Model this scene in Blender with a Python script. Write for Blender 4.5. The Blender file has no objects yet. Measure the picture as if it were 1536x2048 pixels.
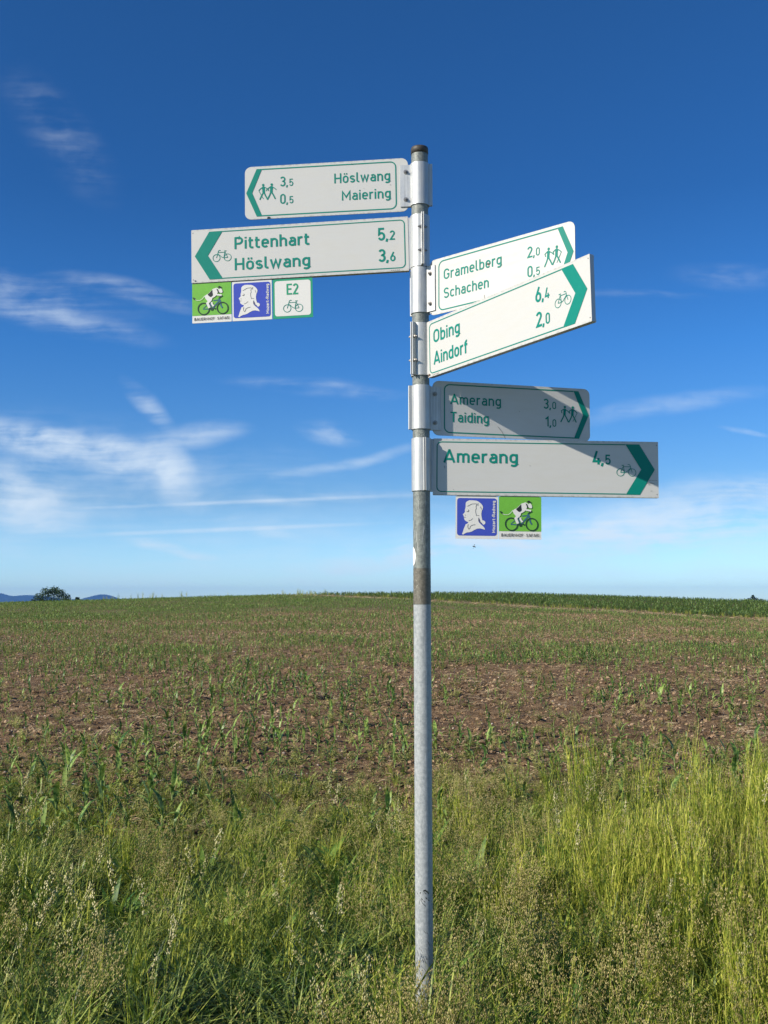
import bpy, bmesh, math, random
import numpy as np
from mathutils import Vector, Matrix, noise
from mathutils.geometry import tessellate_polygon
R = math.radians
S = bpy.context.scene
COL = S.collection
random.seed(4)
rng = np.random.default_rng(7)

# ------------------------------------------------------------------ camera
F_PX, PITCH, ROLL, EYE = 2071.0, R(5.1237), R(0.1214), 1.5
cam = bpy.data.cameras.new('camera')
cam.sensor_fit = 'VERTICAL'; cam.sensor_height = 34.6; cam.lens = 34.6 * F_PX / 2048
cam.clip_start = 0.05; cam.clip_end = 60000
co = bpy.data.objects.new('camera', cam); COL.objects.link(co)
co.matrix_world = Matrix.Translation((0, 0, EYE)) @ Matrix.Rotation(R(90) + PITCH, 4, 'X') @ Matrix.Rotation(-ROLL, 4, 'Z')
S.camera = co

def ray(px, py):
    u, v = (px - 768) / F_PX, -(py - 1024) / F_PX
    c, s = math.cos(ROLL), math.sin(ROLL)
    u, v = c*u + s*v, -s*u + c*v
    return Vector((u, math.cos(PITCH) - v*math.sin(PITCH), math.sin(PITCH) + v*math.cos(PITCH)))
def at(px, py, Y):
    r = ray(px, py); return Vector((0, 0, EYE)) + r * (Y / r.y)

# ------------------------------------------------------------------ light, exposure
SUN_AZ, SUN_EL = R(-120), R(28.3)
S.view_settings.view_transform = 'Standard'; S.view_settings.look = 'None'
S.view_settings.exposure = 0.4; S.view_settings.gamma = 1.0; S.view_settings.use_curve_mapping = False
sun = bpy.data.lights.new('sun', 'SUN'); sun.energy = 5.0; sun.angle = R(0.53); sun.color = (1.0, 0.90, 0.74)
so = bpy.data.objects.new('sun', sun); COL.objects.link(so)
sd = Vector((math.sin(SUN_AZ)*math.cos(SUN_EL), math.cos(SUN_AZ)*math.cos(SUN_EL), math.sin(SUN_EL)))
so.rotation_euler = (-sd).to_track_quat('-Z', 'Y').to_euler()

# node helper
class NT:
    def __init__(s, tree): s.t = tree; s.n = tree.nodes; s.l = tree.links
    def new(s, kind, **kw):
        n = s.n.new(kind)
        for k, v in kw.items():
            if k == 'inp':
                for i, val in v.items():
                    if isinstance(val, bpy.types.NodeSocket): s.l.new(val, n.inputs[i])
                    else: n.inputs[i].default_value = val
            else: setattr(n, k, v)
        return n
    def math(s, op, a, b=0.0, c=0.0, clamp=False):
        return s.new('ShaderNodeMath', operation=op, use_clamp=clamp, inp={0: a, 1: b, 2: c}).outputs[0]
    def noise(s, vec, scale, detail=4, rough=.5, dist=0):
        return s.new('ShaderNodeTexNoise', inp={'Vector': vec, 'Scale': scale, 'Detail': detail, 'Roughness': rough, 'Distortion': dist}).outputs[0]
    def ramp(s, fac, stops):
        r = s.new('ShaderNodeValToRGB', inp={0: fac}); e = r.color_ramp.elements
        while len(e) < len(stops): e.new(.5)
        for el, (p, c) in zip(e, stops): el.position = p; el.color = (*c, 1) if len(c) == 3 else c
        return r.outputs[0]
    def mix(s, fac, a, b, mode='MIX'):
        m = s.new('ShaderNodeMix', data_type='RGBA', blend_type=mode, clamp_factor=True)
        for i, v in ((0, fac), (6, a), (7, b)):
            if isinstance(v, bpy.types.NodeSocket): s.l.new(v, m.inputs[i])
            else: m.inputs[i].default_value = v if i == 0 or len(v) == 4 else (*v, 1)
        return m.outputs[2]
    def maprange(s, v, a, b, c=0., d=1., smooth=True):
        n = s.new('ShaderNodeMapRange', inp={0: v, 1: a, 2: b, 3: c, 4: d})
        if smooth: n.interpolation_type = 'SMOOTHSTEP'
        return n.outputs[0]

# ------------------------------------------------------------------ sky
W = bpy.data.worlds.new('World'); S.world = W; W.use_nodes = True
t = NT(W.node_tree); t.n.clear()
sky = t.new('ShaderNodeTexSky', sky_type='NISHITA', sun_disc=False, sun_elevation=SUN_EL, sun_rotation=SUN_AZ % (2*math.pi),
            altitude=550, air_density=1.0, dust_density=0.35, ozone_density=2.2)
hs = t.new('ShaderNodeHueSaturation', inp={'Saturation': 1.13, 'Color': sky.outputs[0]})
tc = t.new('ShaderNodeTexCoord').outputs['Generated']
sp = t.new('ShaderNodeSeparateXYZ', inp={0: tc})
# clear alpine air: deeper blue aloft, cleaner blue at the horizon than the stock sky
gr = t.ramp(sp.outputs[2], [(0, (.64, .86, .97)), (.03, (.47, .66, .89)), (.10, (.25, .385, .535)), (.24, (.14, .34, .55)), (.37, (.10, .27, .45)), (.55, (.11, .28, .44)), (1, (.14, .28, .40))])
gm = t.new('ShaderNodeVectorMath', operation='MULTIPLY', inp={0: hs.outputs[0], 1: gr})
gm = t.new('ShaderNodeVectorMath', operation='SCALE', inp={0: gm.outputs[0], 3: 2.06})
yy = t.math('MAXIMUM', sp.outputs[1], 0.06)
U, V = t.math('DIVIDE', sp.outputs[0], yy), t.math('DIVIDE', sp.outputs[2], yy)
uv = t.new('ShaderNodeCombineXYZ', inp={0: U, 1: V}).outputs[0]
# wisps drift the shapes
wn = t.new('ShaderNodeTexNoise', inp={'Vector': uv, 'Scale': 5.0, 'Detail': 3.5, 'Roughness': .5})
wv = t.new('ShaderNodeVectorMath', operation='MULTIPLY_ADD', inp={0: wn.outputs['Color'], 1: (.06, .04, 0), 2: (-.03, -.02, 0)})
uvw = t.new('ShaderNodeVectorMath', operation='ADD', inp={0: uv, 1: wv.outputs[0]}).outputs[0]
def streak(rot, sx, sy, scale, detail=9, seed=0):
    m = t.new('ShaderNodeMapping', inp={'Vector': uvw, 'Rotation': (0, 0, rot), 'Scale': (sx, sy, 1), 'Location': (seed, seed*.7, 0)})
    return t.noise(m.outputs[0], scale, detail, .52, .12)
def fibre(rot, seed, w=.55):   # broad drifts carrying fine combed fibres
    a = streak(rot, 1.6, 6.0, 4.0, 8, seed); b = streak(rot+.06, 1.5, 24.0, 6.5, 5, seed+5); c = streak(rot-.15, 4.0, 7.0, 9.0, 8, seed+9)
    return t.math('ADD', t.math('ADD', t.math('MULTIPLY', a, .54), t.math('MULTIPLY', b, .20)), t.math('MULTIPLY', c, .26))
nsA = fibre(R(12), 0)          # fibres sloping down to the right
nsB = fibre(R(-6), 3)          # long flat bands
nsC = fibre(R(40), 7)
def uvpx(px, py):
    r = ray(px, py); return r.x/r.y, r.z/r.y
def blob(px, py, rx, ry, ang, k, nz, lo=.35, hi=.75, src=None):
    u0, v0 = uvpx(px, py); a = R(ang)
    d = t.new('ShaderNodeVectorMath', operation='SUBTRACT', inp={0: src or uvw, 1: (u0, v0, 0)}).outputs[0]
    m = t.new('ShaderNodeMapping', inp={'Vector': d, 'Rotation': (0, 0, a), 'Scale': (1, 1, 1)}).outputs[0]
    m = t.new('ShaderNodeVectorMath', operation='MULTIPLY', inp={0: m, 1: (F_PX/rx, F_PX/ry, 0)}).outputs[0]
    l = t.new('ShaderNodeVectorMath', operation='LENGTH', inp={0: m}).outputs['Value']
    g = t.maprange(l, 1.0, 0.0)
    return t.math('MULTIPLY', t.math('MULTIPLY', g, t.maprange(nz, lo, hi)), k)
bl = [  # px, py, rx, ry, slope down to the right, strength, noise
    blob(60, 872, 300, 42, 7, 1.2, nsA, .34, .60), blob(170, 900, 270, 44, 12, 1.25, nsA, .32, .58), blob(285, 915, 180, 56, 18, 1.15, nsA, .30, .58), blob(350, 940, 105, 62, 50, 1.15, nsC, .30, .58), blob(415, 876, 110, 32, -6, .85, nsA, .36, .6),
    blob(70, 985, 150, 90, 28, 1.0, nsC, .32, .62), blob(0, 1000, 190, 95, 8, 1.0, nsA, .34, .62), blob(130, 930, 420, 150, 8, .34, nsA, .36, .66), blob(50, 1050, 220, 30, 6, .5, nsB, .34, .62),
    blob(300, 815, 100, 24, 42, .8, nsC, .36, .6), blob(655, 868, 80, 32, 6, 1.0, nsC, .34, .6), blob(120, 265, 220, 90, 50, .26, nsC, .38, .66), blob(40, 590, 300, 70, 12, .36, nsA, .42, .66),
    blob(250, 590, 190, 32, 16, .6, nsA, .36, .62), blob(110, 645, 260, 36, 14, .6, nsA, .36, .62), blob(1400, 1040, 520, 95, -8, 1.9, nsB, .36, .62), blob(1050, 1078, 460, 55, -3, 1.6, nsB, .36, .62), blob(760, 1115, 240, 34, -10, 1.3, nsB, .34, .62), blob(1330, 815, 300, 26, -10, .5, nsB, .38, .66),
    blob(1480, 545, 180, 40, 0, .32, nsB, .38, .7), blob(500, 1003, 480, 6, -2.2, .75, nsB, .25, .60, uv), blob(430, 1060, 440, 7, -2.2, .75, nsB, .25, .60, uv), blob(700, 995, 420, 16, -3, .4, nsB, .35, .65, uv), blob(325, 1088, 80, 18, 8, 1.0, nsC, .32, .58), blob(565, 1070, 66, 15, 10, .9, nsC, .32, .58), blob(400, 1108, 66, 15, 8, .7, nsC, .32, .58),
    blob(640, 785, 240, 24, 6, .5, nsA, .36, .62), blob(1480, 862, 66, 9, 8, .5, nsA, .3, .6), blob(720, 920, 280, 16, -12, .6, nsB, .34, .62), blob(300, 960, 500, 120, 0, .35, nsB, .4, .7), blob(1250, 590, 200, 12, 0, .25, nsB, .4, .7)]
cl = bl[0]
for b in bl[1:]: cl = t.math('ADD', cl, b)
cl = t.math('SUBTRACT', 1.0, t.math('EXPONENT', t.math('MULTIPLY', cl, -.85)))
tex = t.math('ADD', t.math('MULTIPLY', nsA, .55), t.math('MULTIPLY', nsC, .45))
cl = t.math('MULTIPLY', cl, t.maprange(tex, .36, .60, .45, 1.25))
front = t.math('GREATER_THAN', sp.outputs[1], 0.06)
cl = t.math('MULTIPLY', cl, front)
# low thin veil all round the horizon
veil = t.math('MULTIPLY', t.maprange(sp.outputs[2], .16, .02), t.maprange(nsB, .35, .8, .05, .5))
# the same thin cirrus over the rest of the sky
zz = t.math('ADD', t.math('MAXIMUM', sp.outputs[2], 0.0), .15)
pl = t.new('ShaderNodeCombineXYZ', inp={0: t.math('DIVIDE', sp.outputs[0], zz), 1: t.math('DIVIDE', sp.outputs[1], zz)}).outputs[0]
pm = t.new('ShaderNodeMapping', inp={'Vector': pl, 'Rotation': (0, 0, .5), 'Scale': (.5, 2.2, 1)}).outputs[0]
rest = t.math('MULTIPLY', t.maprange(t.noise(pm, 1.1, 8, .6, .6), .52, .85, 0, .5), t.maprange(sp.outputs[1], .35, -.1))
cl = t.math('ADD', t.math('ADD', cl, veil), rest, clamp=True)
cl = t.math('MULTIPLY', cl, .80)
cm = t.mix(cl, gm.outputs[0], (7.0, 7.9, 8.6))
bg = t.new('ShaderNodeBackground', inp={0: cm, 1: 0.090})
t.l.new(bg.outputs[0], t.new('ShaderNodeOutputWorld').inputs[0])

# ------------------------------------------------------------------ materials
MATS = {}
def mat(name, col, rough=.6, metal=0., build=None, spec=.5, coat=0.):
    if name in MATS: return MATS[name]
    m = bpy.data.materials.new(name); m.use_nodes = True; n = NT(m.node_tree)
    b = n.n['Principled BSDF']
    b.inputs['Base Color'].default_value = (*col, 1); b.inputs['Roughness'].default_value = rough; b.inputs['Metallic'].default_value = metal
    b.inputs['Specular IOR Level'].default_value = spec; b.inputs['Coat Weight'].default_value = coat
    if build: build(n, b)
    MATS[name] = m; return m
def bump(n, b, h, strength, dist):
    bp = n.new('ShaderNodeBump', inp={'Strength': strength, 'Distance': dist, 'Height': h})
    n.l.new(bp.outputs[0], b.inputs['Normal'])
def objc(n): return n.new('ShaderNodeTexCoord').outputs['Object']

def sheet(dirt, base):
    def f(n, b):
        o = objc(n); sx = n.new('ShaderNodeMapping', inp={'Vector': o, 'Scale': (3, 1, 14)}).outputs[0]
        a = n.noise(sx, 3.0, 6, .6); g = n.noise(o, 55, 5, .7)
        c = n.mix(n.maprange(a, .35, .75, 0, dirt), base, (.42, .41, .36))
        c = n.mix(n.maprange(g, .66, .8, 0, .5), c, (.25, .24, .2))
        s = n.new('ShaderNodeSeparateXYZ', inp={0: o})
        edge = n.maprange(n.math('ABSOLUTE', s.outputs[2]), .091, .101)      # grime gathers along the top and bottom edges
        c = n.mix(n.math('MULTIPLY', edge, n.maprange(n.noise(o, 60, 5, .7), .42, .66, 0, .6)), c, (.16, .15, .12))
        n.l.new(c, b.inputs['Base Color'])
        n.l.new(n.maprange(a, .3, .7, .40, .58), b.inputs['Roughness'])
        bump(n, b, n.noise(o, 4.0, 3), .12, .01)
    return f
WHITE = mat('sign white sheeting', (.57, .57, .55), .4, build=sheet(.2, (.485, .492, .495)))
WHITE2 = mat('plaque white', (.62, .62, .61), .4)
def printed(col, var=.25):
    def f(n, b):
        g = n.noise(objc(n), 30, 5, .6)
        n.l.new(n.mix(n.maprange(g, .4, .75, 0, var), col, tuple(min(1, c*1.4 + .01) for c in col)), b.inputs['Base Color'])
    return f
TEAL = mat('teal print', (0, .16, .12), .55, build=printed((0.0, .185, .150), .10), spec=.2)
TEALD = mat('green print', (0, .23, .12), .5, build=printed((.0, .25, .13)))
BLUE = mat('violet blue print', (.045, .055, .40), .35, build=printed((.038, .062, .40), .15))
GRASSG = mat('grass green print', (.14, .42, .03), .4, build=printed((.13, .38, .035), .2))
INK = mat('black print', (.012, .014, .014), .4)
DKG = mat('dark green print', (.008, .035, .015), .4)
BIKEB = mat('steel blue print', (.03, .10, .16), .4)
PINK = mat('pink print', (.62, .33, .26), .5)
INKL = mat('faded ink line', (.1, .1, .11), .6)
RUST = mat('rust and grime', (.09, .05, .025), .9)
def brushed(n, b):
    o = objc(n); m = n.new('ShaderNodeMapping', inp={'Vector': o, 'Scale': (60, 60, 2.0)}).outputs[0]
    g = n.noise(m, 3, 6, .65); q = n.noise(o, 25, 5, .7)
    n.l.new(n.ramp(g, [(.3, (.34, .36, .38)), (.7, (.53, .55, .57))]), b.inputs['Base Color'])
    n.l.new(n.maprange(q, .3, .7, .42, .6), b.inputs['Roughness'])
    bump(n, b, g, .12, .002)
ALU = mat('brushed aluminium', (.7, .72, .74), .42, .45, build=brushed)
ALUD = mat('sign edge aluminium', (.42, .43, .44), .5, .6)
def galv(c1, c2, c3, speck=1.):
    def f(n, b):
        o = objc(n); v = n.new('ShaderNodeTexVoronoi', inp={'Vector': o, 'Scale': 170.0}).outputs[0]
        st = n.new('ShaderNodeMapping', inp={'Vector': o, 'Scale': (45, 45, 5)}).outputs[0]
        g = n.noise(o, 90, 6, .7); k = n.noise(st, 1.6, 6, .65)
        c = n.mix(n.maprange(g, .35, .65), c1, c2)
        c = n.mix(n.maprange(k, .52, .72, 0, .7), c, c3)
        c = n.mix(n.math('MULTIPLY', n.maprange(v, .22, .08), n.maprange(n.noise(o, 14, 4, .6), .45, .6, 0, .75*speck)), c, (.62, .63, .58))
        n.l.new(c, b.inputs['Base Color']); n.l.new(n.maprange(g, .3, .7, .45, .68), b.inputs['Roughness'])
        bump(n, b, g, .25, .002)
    return f
GALV = mat('galvanised steel weathered', (.3, .32, .32), .55, .1, build=galv((.11, .125, .125), (.21, .235, .225), (.08, .09, .09), 1.2))
GALVL = mat('galvanised steel clean', (.45, .48, .5), .5, .0, build=galv((.24, .265, .285), (.36, .385, .405), (.16, .18, .20), 1.3))
GALVB = mat('band of old adhesive', (.2, .19, .16), .8, .0, build=galv((.085, .078, .062), (.15, .14, .115), (.055, .05, .04), 1.3))
CAPM = mat('dark plastic cap', (.028, .024, .022), .42, 0, build=galv((.03, .026, .022), (.05, .042, .035), (.02, .018, .016), .35))
STEEL = mat('bolt steel', (.28, .27, .26), .45, .8)
PAPER = mat('white sticker', (.8, .8, .8), .6)

# ------------------------------------------------------------------ object helpers
def tag(o, label=None, cat=None, group=None, kind=None):
    if label: o['label'] = label
    if cat: o['category'] = cat
    if group: o['group'] = group
    if kind: o['kind'] = kind
    return o
def empty(name, M):
    o = bpy.data.objects.new(name, None); COL.objects.link(o)
    o.empty_display_size = .05
    o.matrix_world = M if isinstance(M, Matrix) else Matrix.Translation(M); return o
def mesh_obj(name, verts, faces, mats, parent=None, midx=None, smooth=False, col=None, link=True):
    me = bpy.data.meshes.new(name); me.from_pydata([tuple(v) for v in verts], [], faces)
    for m in (mats if isinstance(mats, (list, tuple)) else [mats]): me.materials.append(m)
    if midx is not None: me.polygons.foreach_set('material_index', midx)
    if smooth: me.polygons.foreach_set('use_smooth', [True]*len(me.polygons))
    me.update()
    o = bpy.data.objects.new(name, me)
    if link: (col or COL).objects.link(o)
    if parent: o.parent = parent
    return o
def bm_obj(name, bm, mats, parent=None, smooth=False):
    me = bpy.data.meshes.new(name); bm.to_mesh(me); bm.free()
    for m in (mats if isinstance(mats, (list, tuple)) else [mats]): me.materials.append(m)
    if smooth: me.polygons.foreach_set('use_smooth', [True]*len(me.polygons))
    o = bpy.data.objects.new(name, me); COL.objects.link(o)
    if parent: o.parent = parent
    return o

# flat print: strokes and fills in a plane, x right, y up (metres); every piece sits a hair above the last
class Print:
    def __init__(s): s.v = []; s.f = []; s.k = 0
    def stroke(s, pts, w, closed=False):
        p = [np.array(q, float) for q in pts]
        if closed and np.linalg.norm(p[0]-p[-1]) < 1e-9: p = p[:-1]
        n = len(p); L = []; Rr = []
        for i in range(n):
            a = p[i-1] if (i > 0 or closed) else None; b = p[(i+1) % n] if (i < n-1 or closed) else None
            d1 = None if a is None else (p[i]-a)/max(1e-12, np.linalg.norm(p[i]-a)); d2 = None if b is None else (b-p[i])/max(1e-12, np.linalg.norm(b-p[i]))
            if d1 is None: d1 = d2
            if d2 is None: d2 = d1
            n1 = np.array((-d1[1], d1[0])); n2 = np.array((-d2[1], d2[0])); m = n1+n2; lm = np.linalg.norm(m)
            if lm < 1e-6: m = n1; sc = 1
            else: m /= lm; sc = min(2.2, 1/max(.2, float(m@n1)))
            L.append(p[i]+m*sc*w/2); Rr.append(p[i]-m*sc*w/2)
        z = s.k*.00003; s.k += 1; o = len(s.v)
        s.v += [(q[0], -z, q[1]) for q in L] + [(q[0], -z, q[1]) for q in Rr]
        for i in range(n if closed else n-1):
            j = (i+1) % n; s.f.append((o+i, o+n+i, o+n+j, o+j))
    def fill(s, pts):
        z = s.k*.00003; s.k += 1; o = len(s.v)
        s.v += [(q[0], -z, q[1]) for q in pts]
        for tr in tessellate_polygon([[Vector((q[0], q[1], 0)) for q in pts]]):
            a, b, c = [Vector(pts[i]) for i in tr]
            if (b-a).cross(c-a) < 0: tr = tr[::-1]
            s.f.append(tuple(o+i for i in tr))
    def disc(s, x, y, r, n=14): s.fill([(x+r*math.cos(i*2*math.pi/n), y+r*math.sin(i*2*math.pi/n)) for i in range(n)])
    def build(s, name, m, parent, y=-.0008):
        return mesh_obj(name, [(a, b+y, c) for a, b, c in s.v], s.f, m, parent)

def arc(cx, cy, rx, ry, a0, a1, n=9):
    return [(cx+rx*math.cos(R(a0+(a1-a0)*i/n)), cy+ry*math.sin(R(a0+(a1-a0)*i/n))) for i in range(n+1)]
def stad(x0, x1, y0, y1):
    rx = (x1-x0)/2; ry = min(rx*1.1, (y1-y0)/2); cx = (x0+x1)/2
    return arc(cx, y1-ry, rx, ry, 0, 180, 12) + arc(cx, y0+ry, rx, ry, 180, 360, 12)
def rrect(x0, x1, y0, y1, r, n=6):
    return arc(x1-r, y1-r, r, r, 0, 90, n)+arc(x0+r, y1-r, r, r, 90, 180, n)+arc(x0+r, y0+r, r, r, 180, 270, n)+arc(x1-r, y0+r, r, r, 270, 360, n)
# engineering style letters: centre lines, capital height 1
T = .066; X_ = .73-T; C_ = 1-T
def _G():
    g = {}
    g['H'] = (.62, [[(T, 0), (T, 1)], [(.62-T, 0), (.62-T, 1)], [(T, .5), (.62-T, .5)]])
    g['M'] = (.76, [[(T, 0), (T, .9), (.38, .32), (.76-T, .9), (.76-T, 0)]])
    g['N'] = (.64, [[(T, 0), (T, .9), (.64-T, .1), (.64-T, 1)]])
    g['P'] = (.58, [[(T, 0), (T, 1)], [(T, C_), (.3, C_)] + arc(.3, (C_+.45)/2, .58-T-.3, (C_-.45)/2, 90, -90) + [(T, .45)]])
    g['R'] = (.6, [[(T, 0), (T, 1)], [(T, C_), (.3, C_)] + arc(.3, (C_+.45)/2, .58-T-.3, (C_-.45)/2, 90, -90) + [(T, .45)], [(.3, .45), (.55, 0)]])
    g['B'] = (.6, [[(T, 0), (T, 1)], [(T, C_), (.3, C_)] + arc(.3, (C_+.52)/2, .56-T-.3, (C_-.52)/2, 90, -90) + [(T, .52)], [(T, .5), (.3, .5)] + arc(.3, (.5+T)/2, .6-T-.3, (.5-T)/2, 90, -90) + [(T, T)]])
    g['G'] = (.6, [arc(.3, C_-.25, .3-T, .25, 15, 180) + arc(.3, T+.25, .3-T, .25, 180, 360) + [(.6-T, .46), (.34, .46)]])
    g['S'] = (.58, [arc(.29, .716, .224, .218, 25, 270, 14) + arc(.29, .284, .224, .218, 90, -155, 14)])
    g['O'] = (.62, [stad(T, .62-T, T, C_)]); g['0'] = (.54, [stad(T, .54-T, T, C_)])
    g['A'] = (.68, [[(.04, 0), (.33, .95), (.35, .95), (.64, 0)], [(.12, .27), (.56, .27)]])
    g['T'] = (.56, [[(0, C_), (.56, C_)], [(.28, 0), (.28, C_)]])
    g['E'] = (.54, [[(.54, C_), (T, C_), (T, T), (.54, T)], [(T, .51), (.48, .51)]])
    g['F'] = (.52, [[(.52, C_), (T, C_), (T, 0)], [(T, .5), (.46, .5)]])
    g['U'] = (.6, [[(T, 1)] + arc(.3, T+.25, .3-T, .25, 180, 360) + [(.6-T, 1)]])
    g['I'] = (.14, [[(T, 0), (T, 1)]])
    g['o'] = (.5, [stad(T, .5-T, T, X_)])
    g['ö'] = (.5, [stad(T, .5-T, T, X_), [(.1, .91), (.21, .91)], [(.29, .91), (.40, .91)]])
    g['s'] = (.45, [arc(.225, .515, .165, .15, 25, 270, 12) + arc(.225, .215, .165, .15, 90, -155, 12)])
    g['l'] = (.25, [[(T, 1), (T, .22)] + arc(T+.13, .2, .13, .2-T, 180, 270, 6) + [(.25, T)]])
    g['w'] = (.72, [[(.045, .73), (.2, .05), (.36, .66), (.52, .05), (.675, .73)]])
    g['a'] = (.49, [[(.09, .61)] + arc(.26, .50, .49-T-.26, X_-.50, 110, 0) + [(.49-T, 0)], [(.49-T, .41), (.22, .41)] + arc(.22, (.41+T)/2, .22-T, (.41-T)/2, 90, 270) + [(.3, T), (.43, .16)]])
    g['n'] = (.5, [[(T, 0), (T, .73)], [(T, .5)] + arc(.25, .46, .25-T, X_-.46, 165, 0) + [(.5-T, 0)]])
    g['h'] = (.5, [[(T, 0), (T, 1)], [(T, .5)] + arc(.25, .46, .25-T, X_-.46, 165, 0) + [(.5-T, 0)]])
    g['m'] = (.76, [[(T, 0), (T, .73)], [(T, .5)] + arc(.225, .50, .225-T, X_-.50, 165, 0) + [(.384, 0)], [(.384, .5)] + arc(.54, .50, .156, X_-.50, 165, 0) + [(.696, 0)]])
    g['g'] = (.5, [stad(T, .5-T, T+.04, X_), [(.5-T, .73), (.5-T, -.03)] + arc(.25, -.03, .25-T, .155, 0, -140)])
    g['i'] = (.14, [[(T, 0), (T, .73)], [(T, .85), (T, .98)]])
    g['e'] = (.5, [[(T, .37), (.5-T, .37), (.5-T, .46)] + arc(.25, .47, .25-T, X_-.47, 0, 180) + arc(.25, .25, .25-T, .25-T, 180, 320)])
    g['r'] = (.34, [[(T, 0), (T, .73)], [(T, .48)] + arc(.26, .48, .26-T, X_-.48, 170, 70)])
    g['t'] = (.33, [[(.11, .93), (.11, .22)] + arc(.24, .2, .13, .2-T, 180, 270, 6) + [(.33, T)], [(0, X_), (.31, X_)]])
    g['b'] = (.5, [[(T, 0), (T, 1)], stad(T+.002, .5-T, T, X_)]); g['d'] = (.5, [[(.5-T, 0), (.5-T, 1)], stad(T, .5-T-.002, T, X_)])
    g['c'] = (.45, [arc(.25, .47, .25-T, X_-.47, 35, 180) + arc(.25, .25, .25-T, .25-T, 180, 325)])
    g['f'] = (.33, [[(.12, 0), (.12, .78)] + arc(.26, .78, .14, C_-.78, 180, 80, 6), [(0, X_), (.31, X_)]])
    g['z'] = (.44, [[(.02, X_), (.39, X_), (.05, T), (.44, T)]])
    g['-'] = (.3, [[(.02, .38), (.28, .38)]]); g['·'] = (.14, [[(.0, .42), (.13, .42)]])
    g[','] = (.16, [[(.12, .12), (.05, -.13)]]); g[' '] = (.1, [])
    g['1'] = (.36, [[(.29, 0), (.29, .93), (.04, .72)]])
    g['2'] = (.54, [arc(.27, .72, .205, .214, 165, -28, 12) + [(T+.01, T), (.54, T)]])
    g['3'] = (.54, [arc(.26, .73, .205, .204, 155, -80, 12) + arc(.26, .294, .215, .228, 82, -155, 12)])
    g['4'] = (.58, [[(.3, 1), (.06, .24), (.58, .24)], [(.41, .48), (.41, 0)]])
    g['5'] = (.54, [[(.48, C_), (.1, C_), (.08, .5)] + arc(.26, .33, .215, .264, 125, -155, 14)])
    g['6'] = (.54, [[(.37, 1), (.1, .46)], stad(T, .54-T, T, .58)])
    return g
GL = _G()
def width(s, gap=.115):
    return sum(GL[c][0] for c in s) + gap*(len(s)-1)
def text(pr, s, x, y, cap, wd=None, sw=.132, gap=.115, right=False, rot=False):
    k = cap if wd is None else wd/width(s, gap)
    if right: x -= width(s, gap)*k
    x00 = x
    for c in s:
        w, st = GL[c]
        for q in st:
            pts = [(x+a*k, y+b*cap) for a, b in q]
            if rot: pts = [(rot[0]-(b-y), rot[1]+(a-x00)) for a, b in pts]
            closed = len(q) > 20 and c in 'OoöDbdg06' and abs(q[0][0]-q[-1][0]) < 1e-6 and abs(q[0][1]-q[-1][1]) < .5
            pr.stroke(pts, sw*cap, closed and len(q) == 26)
        x += (w+gap)*k

def bicycle(pr, cx, cy, w, sw, face=-1):
    k = w/2.30
    P = lambda a, b: (cx+face*a*k, cy+b*k)          # forward is +a
    for a in (-.70, .70): pr.stroke([P(a+.44*math.cos(i*math.pi/12), -.28+.44*math.sin(i*math.pi/12)) for i in range(25)][:-1], sw, True)
    for q in ([(.70, -.28), (.55, .22), (.47, .50), (.42, .62), (.30, .68), (.16, .64)], [(.50, .40), (-.38, .40)], [(-.40, .55), (-.34, .42), (-.22, -.28)], [(-.70, -.28), (-.38, .40)],
              [(-.70, -.28), (-.20, -.30), (.02, -.22), (.52, .26)], [(-.56, .56), (-.26, .58)]):
        pr.stroke([P(*z) for z in q], sw)
def hiker(pr, cx, cy, h, face=1, pole=True):
    k = h
    P = lambda a, b: (cx+face*a*k, cy+b*k)
    pr.disc(*P(.03, .43), .075*k)
    pr.fill([P(*q) for q in ((-.06, .33), (.06, .35), (.11, .28), (.08, .10), (.08, -.04), (-.08, -.04), (-.07, .12))])
    pr.stroke([P(*q) for q in ((0, 0), (.13, -.22), (.24, -.46))], .075*k); pr.stroke([P(*q) for q in ((-.02, -.02), (-.10, -.22), (-.24, -.48))], .075*k)
    pr.stroke([P(*q) for q in ((.05, .30), (.20, .20), (.30, .10))], .05*k); pr.stroke([P(*q) for q in ((-.03, .31), (-.20, .20), (-.16, .05))], .05*k)
    if pole: pr.stroke([P(*q) for q in ((.30, .10), (.02, -.42))], .03*k)

def box_bm(x0, x1, y0, y1, z0, z1, bev=0.0, bm=None, seg=1):
    own = bm is None; bm = bm or bmesh.new()
    r = bmesh.ops.create_cube(bm, size=1, matrix=Matrix.Translation(((x0+x1)/2, (y0+y1)/2, (z0+z1)/2)) @ Matrix.Diagonal((x1-x0, y1-y0, z1-z0, 1)))
    if bev and own: bmesh.ops.bevel(bm, geom=bm.edges[:], offset=bev, segments=seg, affect='EDGES')
    return bm
def plate(name, outline, y0, y1, mats, parent):   # prism in the sign plane, first material on the front, second elsewhere
    n = len(outline); v = [(a, y0, b) for a, b in outline] + [(a, y1, b) for a, b in outline]
    f = [tuple(range(n)), tuple(range(2*n-1, n-1, -1))] + [(i, i+n, (i+1) % n + n, (i+1) % n) for i in range(n)]
    f = [q[::-1] for q in f]
    o = mesh_obj(name, v, f, mats, parent, [0] + [1 if len(mats) > 1 else 0]*(n+1))
    bm = bmesh.new(); bm.from_mesh(o.data); bmesh.ops.recalc_face_normals(bm, faces=bm.faces[:]); bm.to_mesh(o.data); bm.free()
    return o
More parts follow.
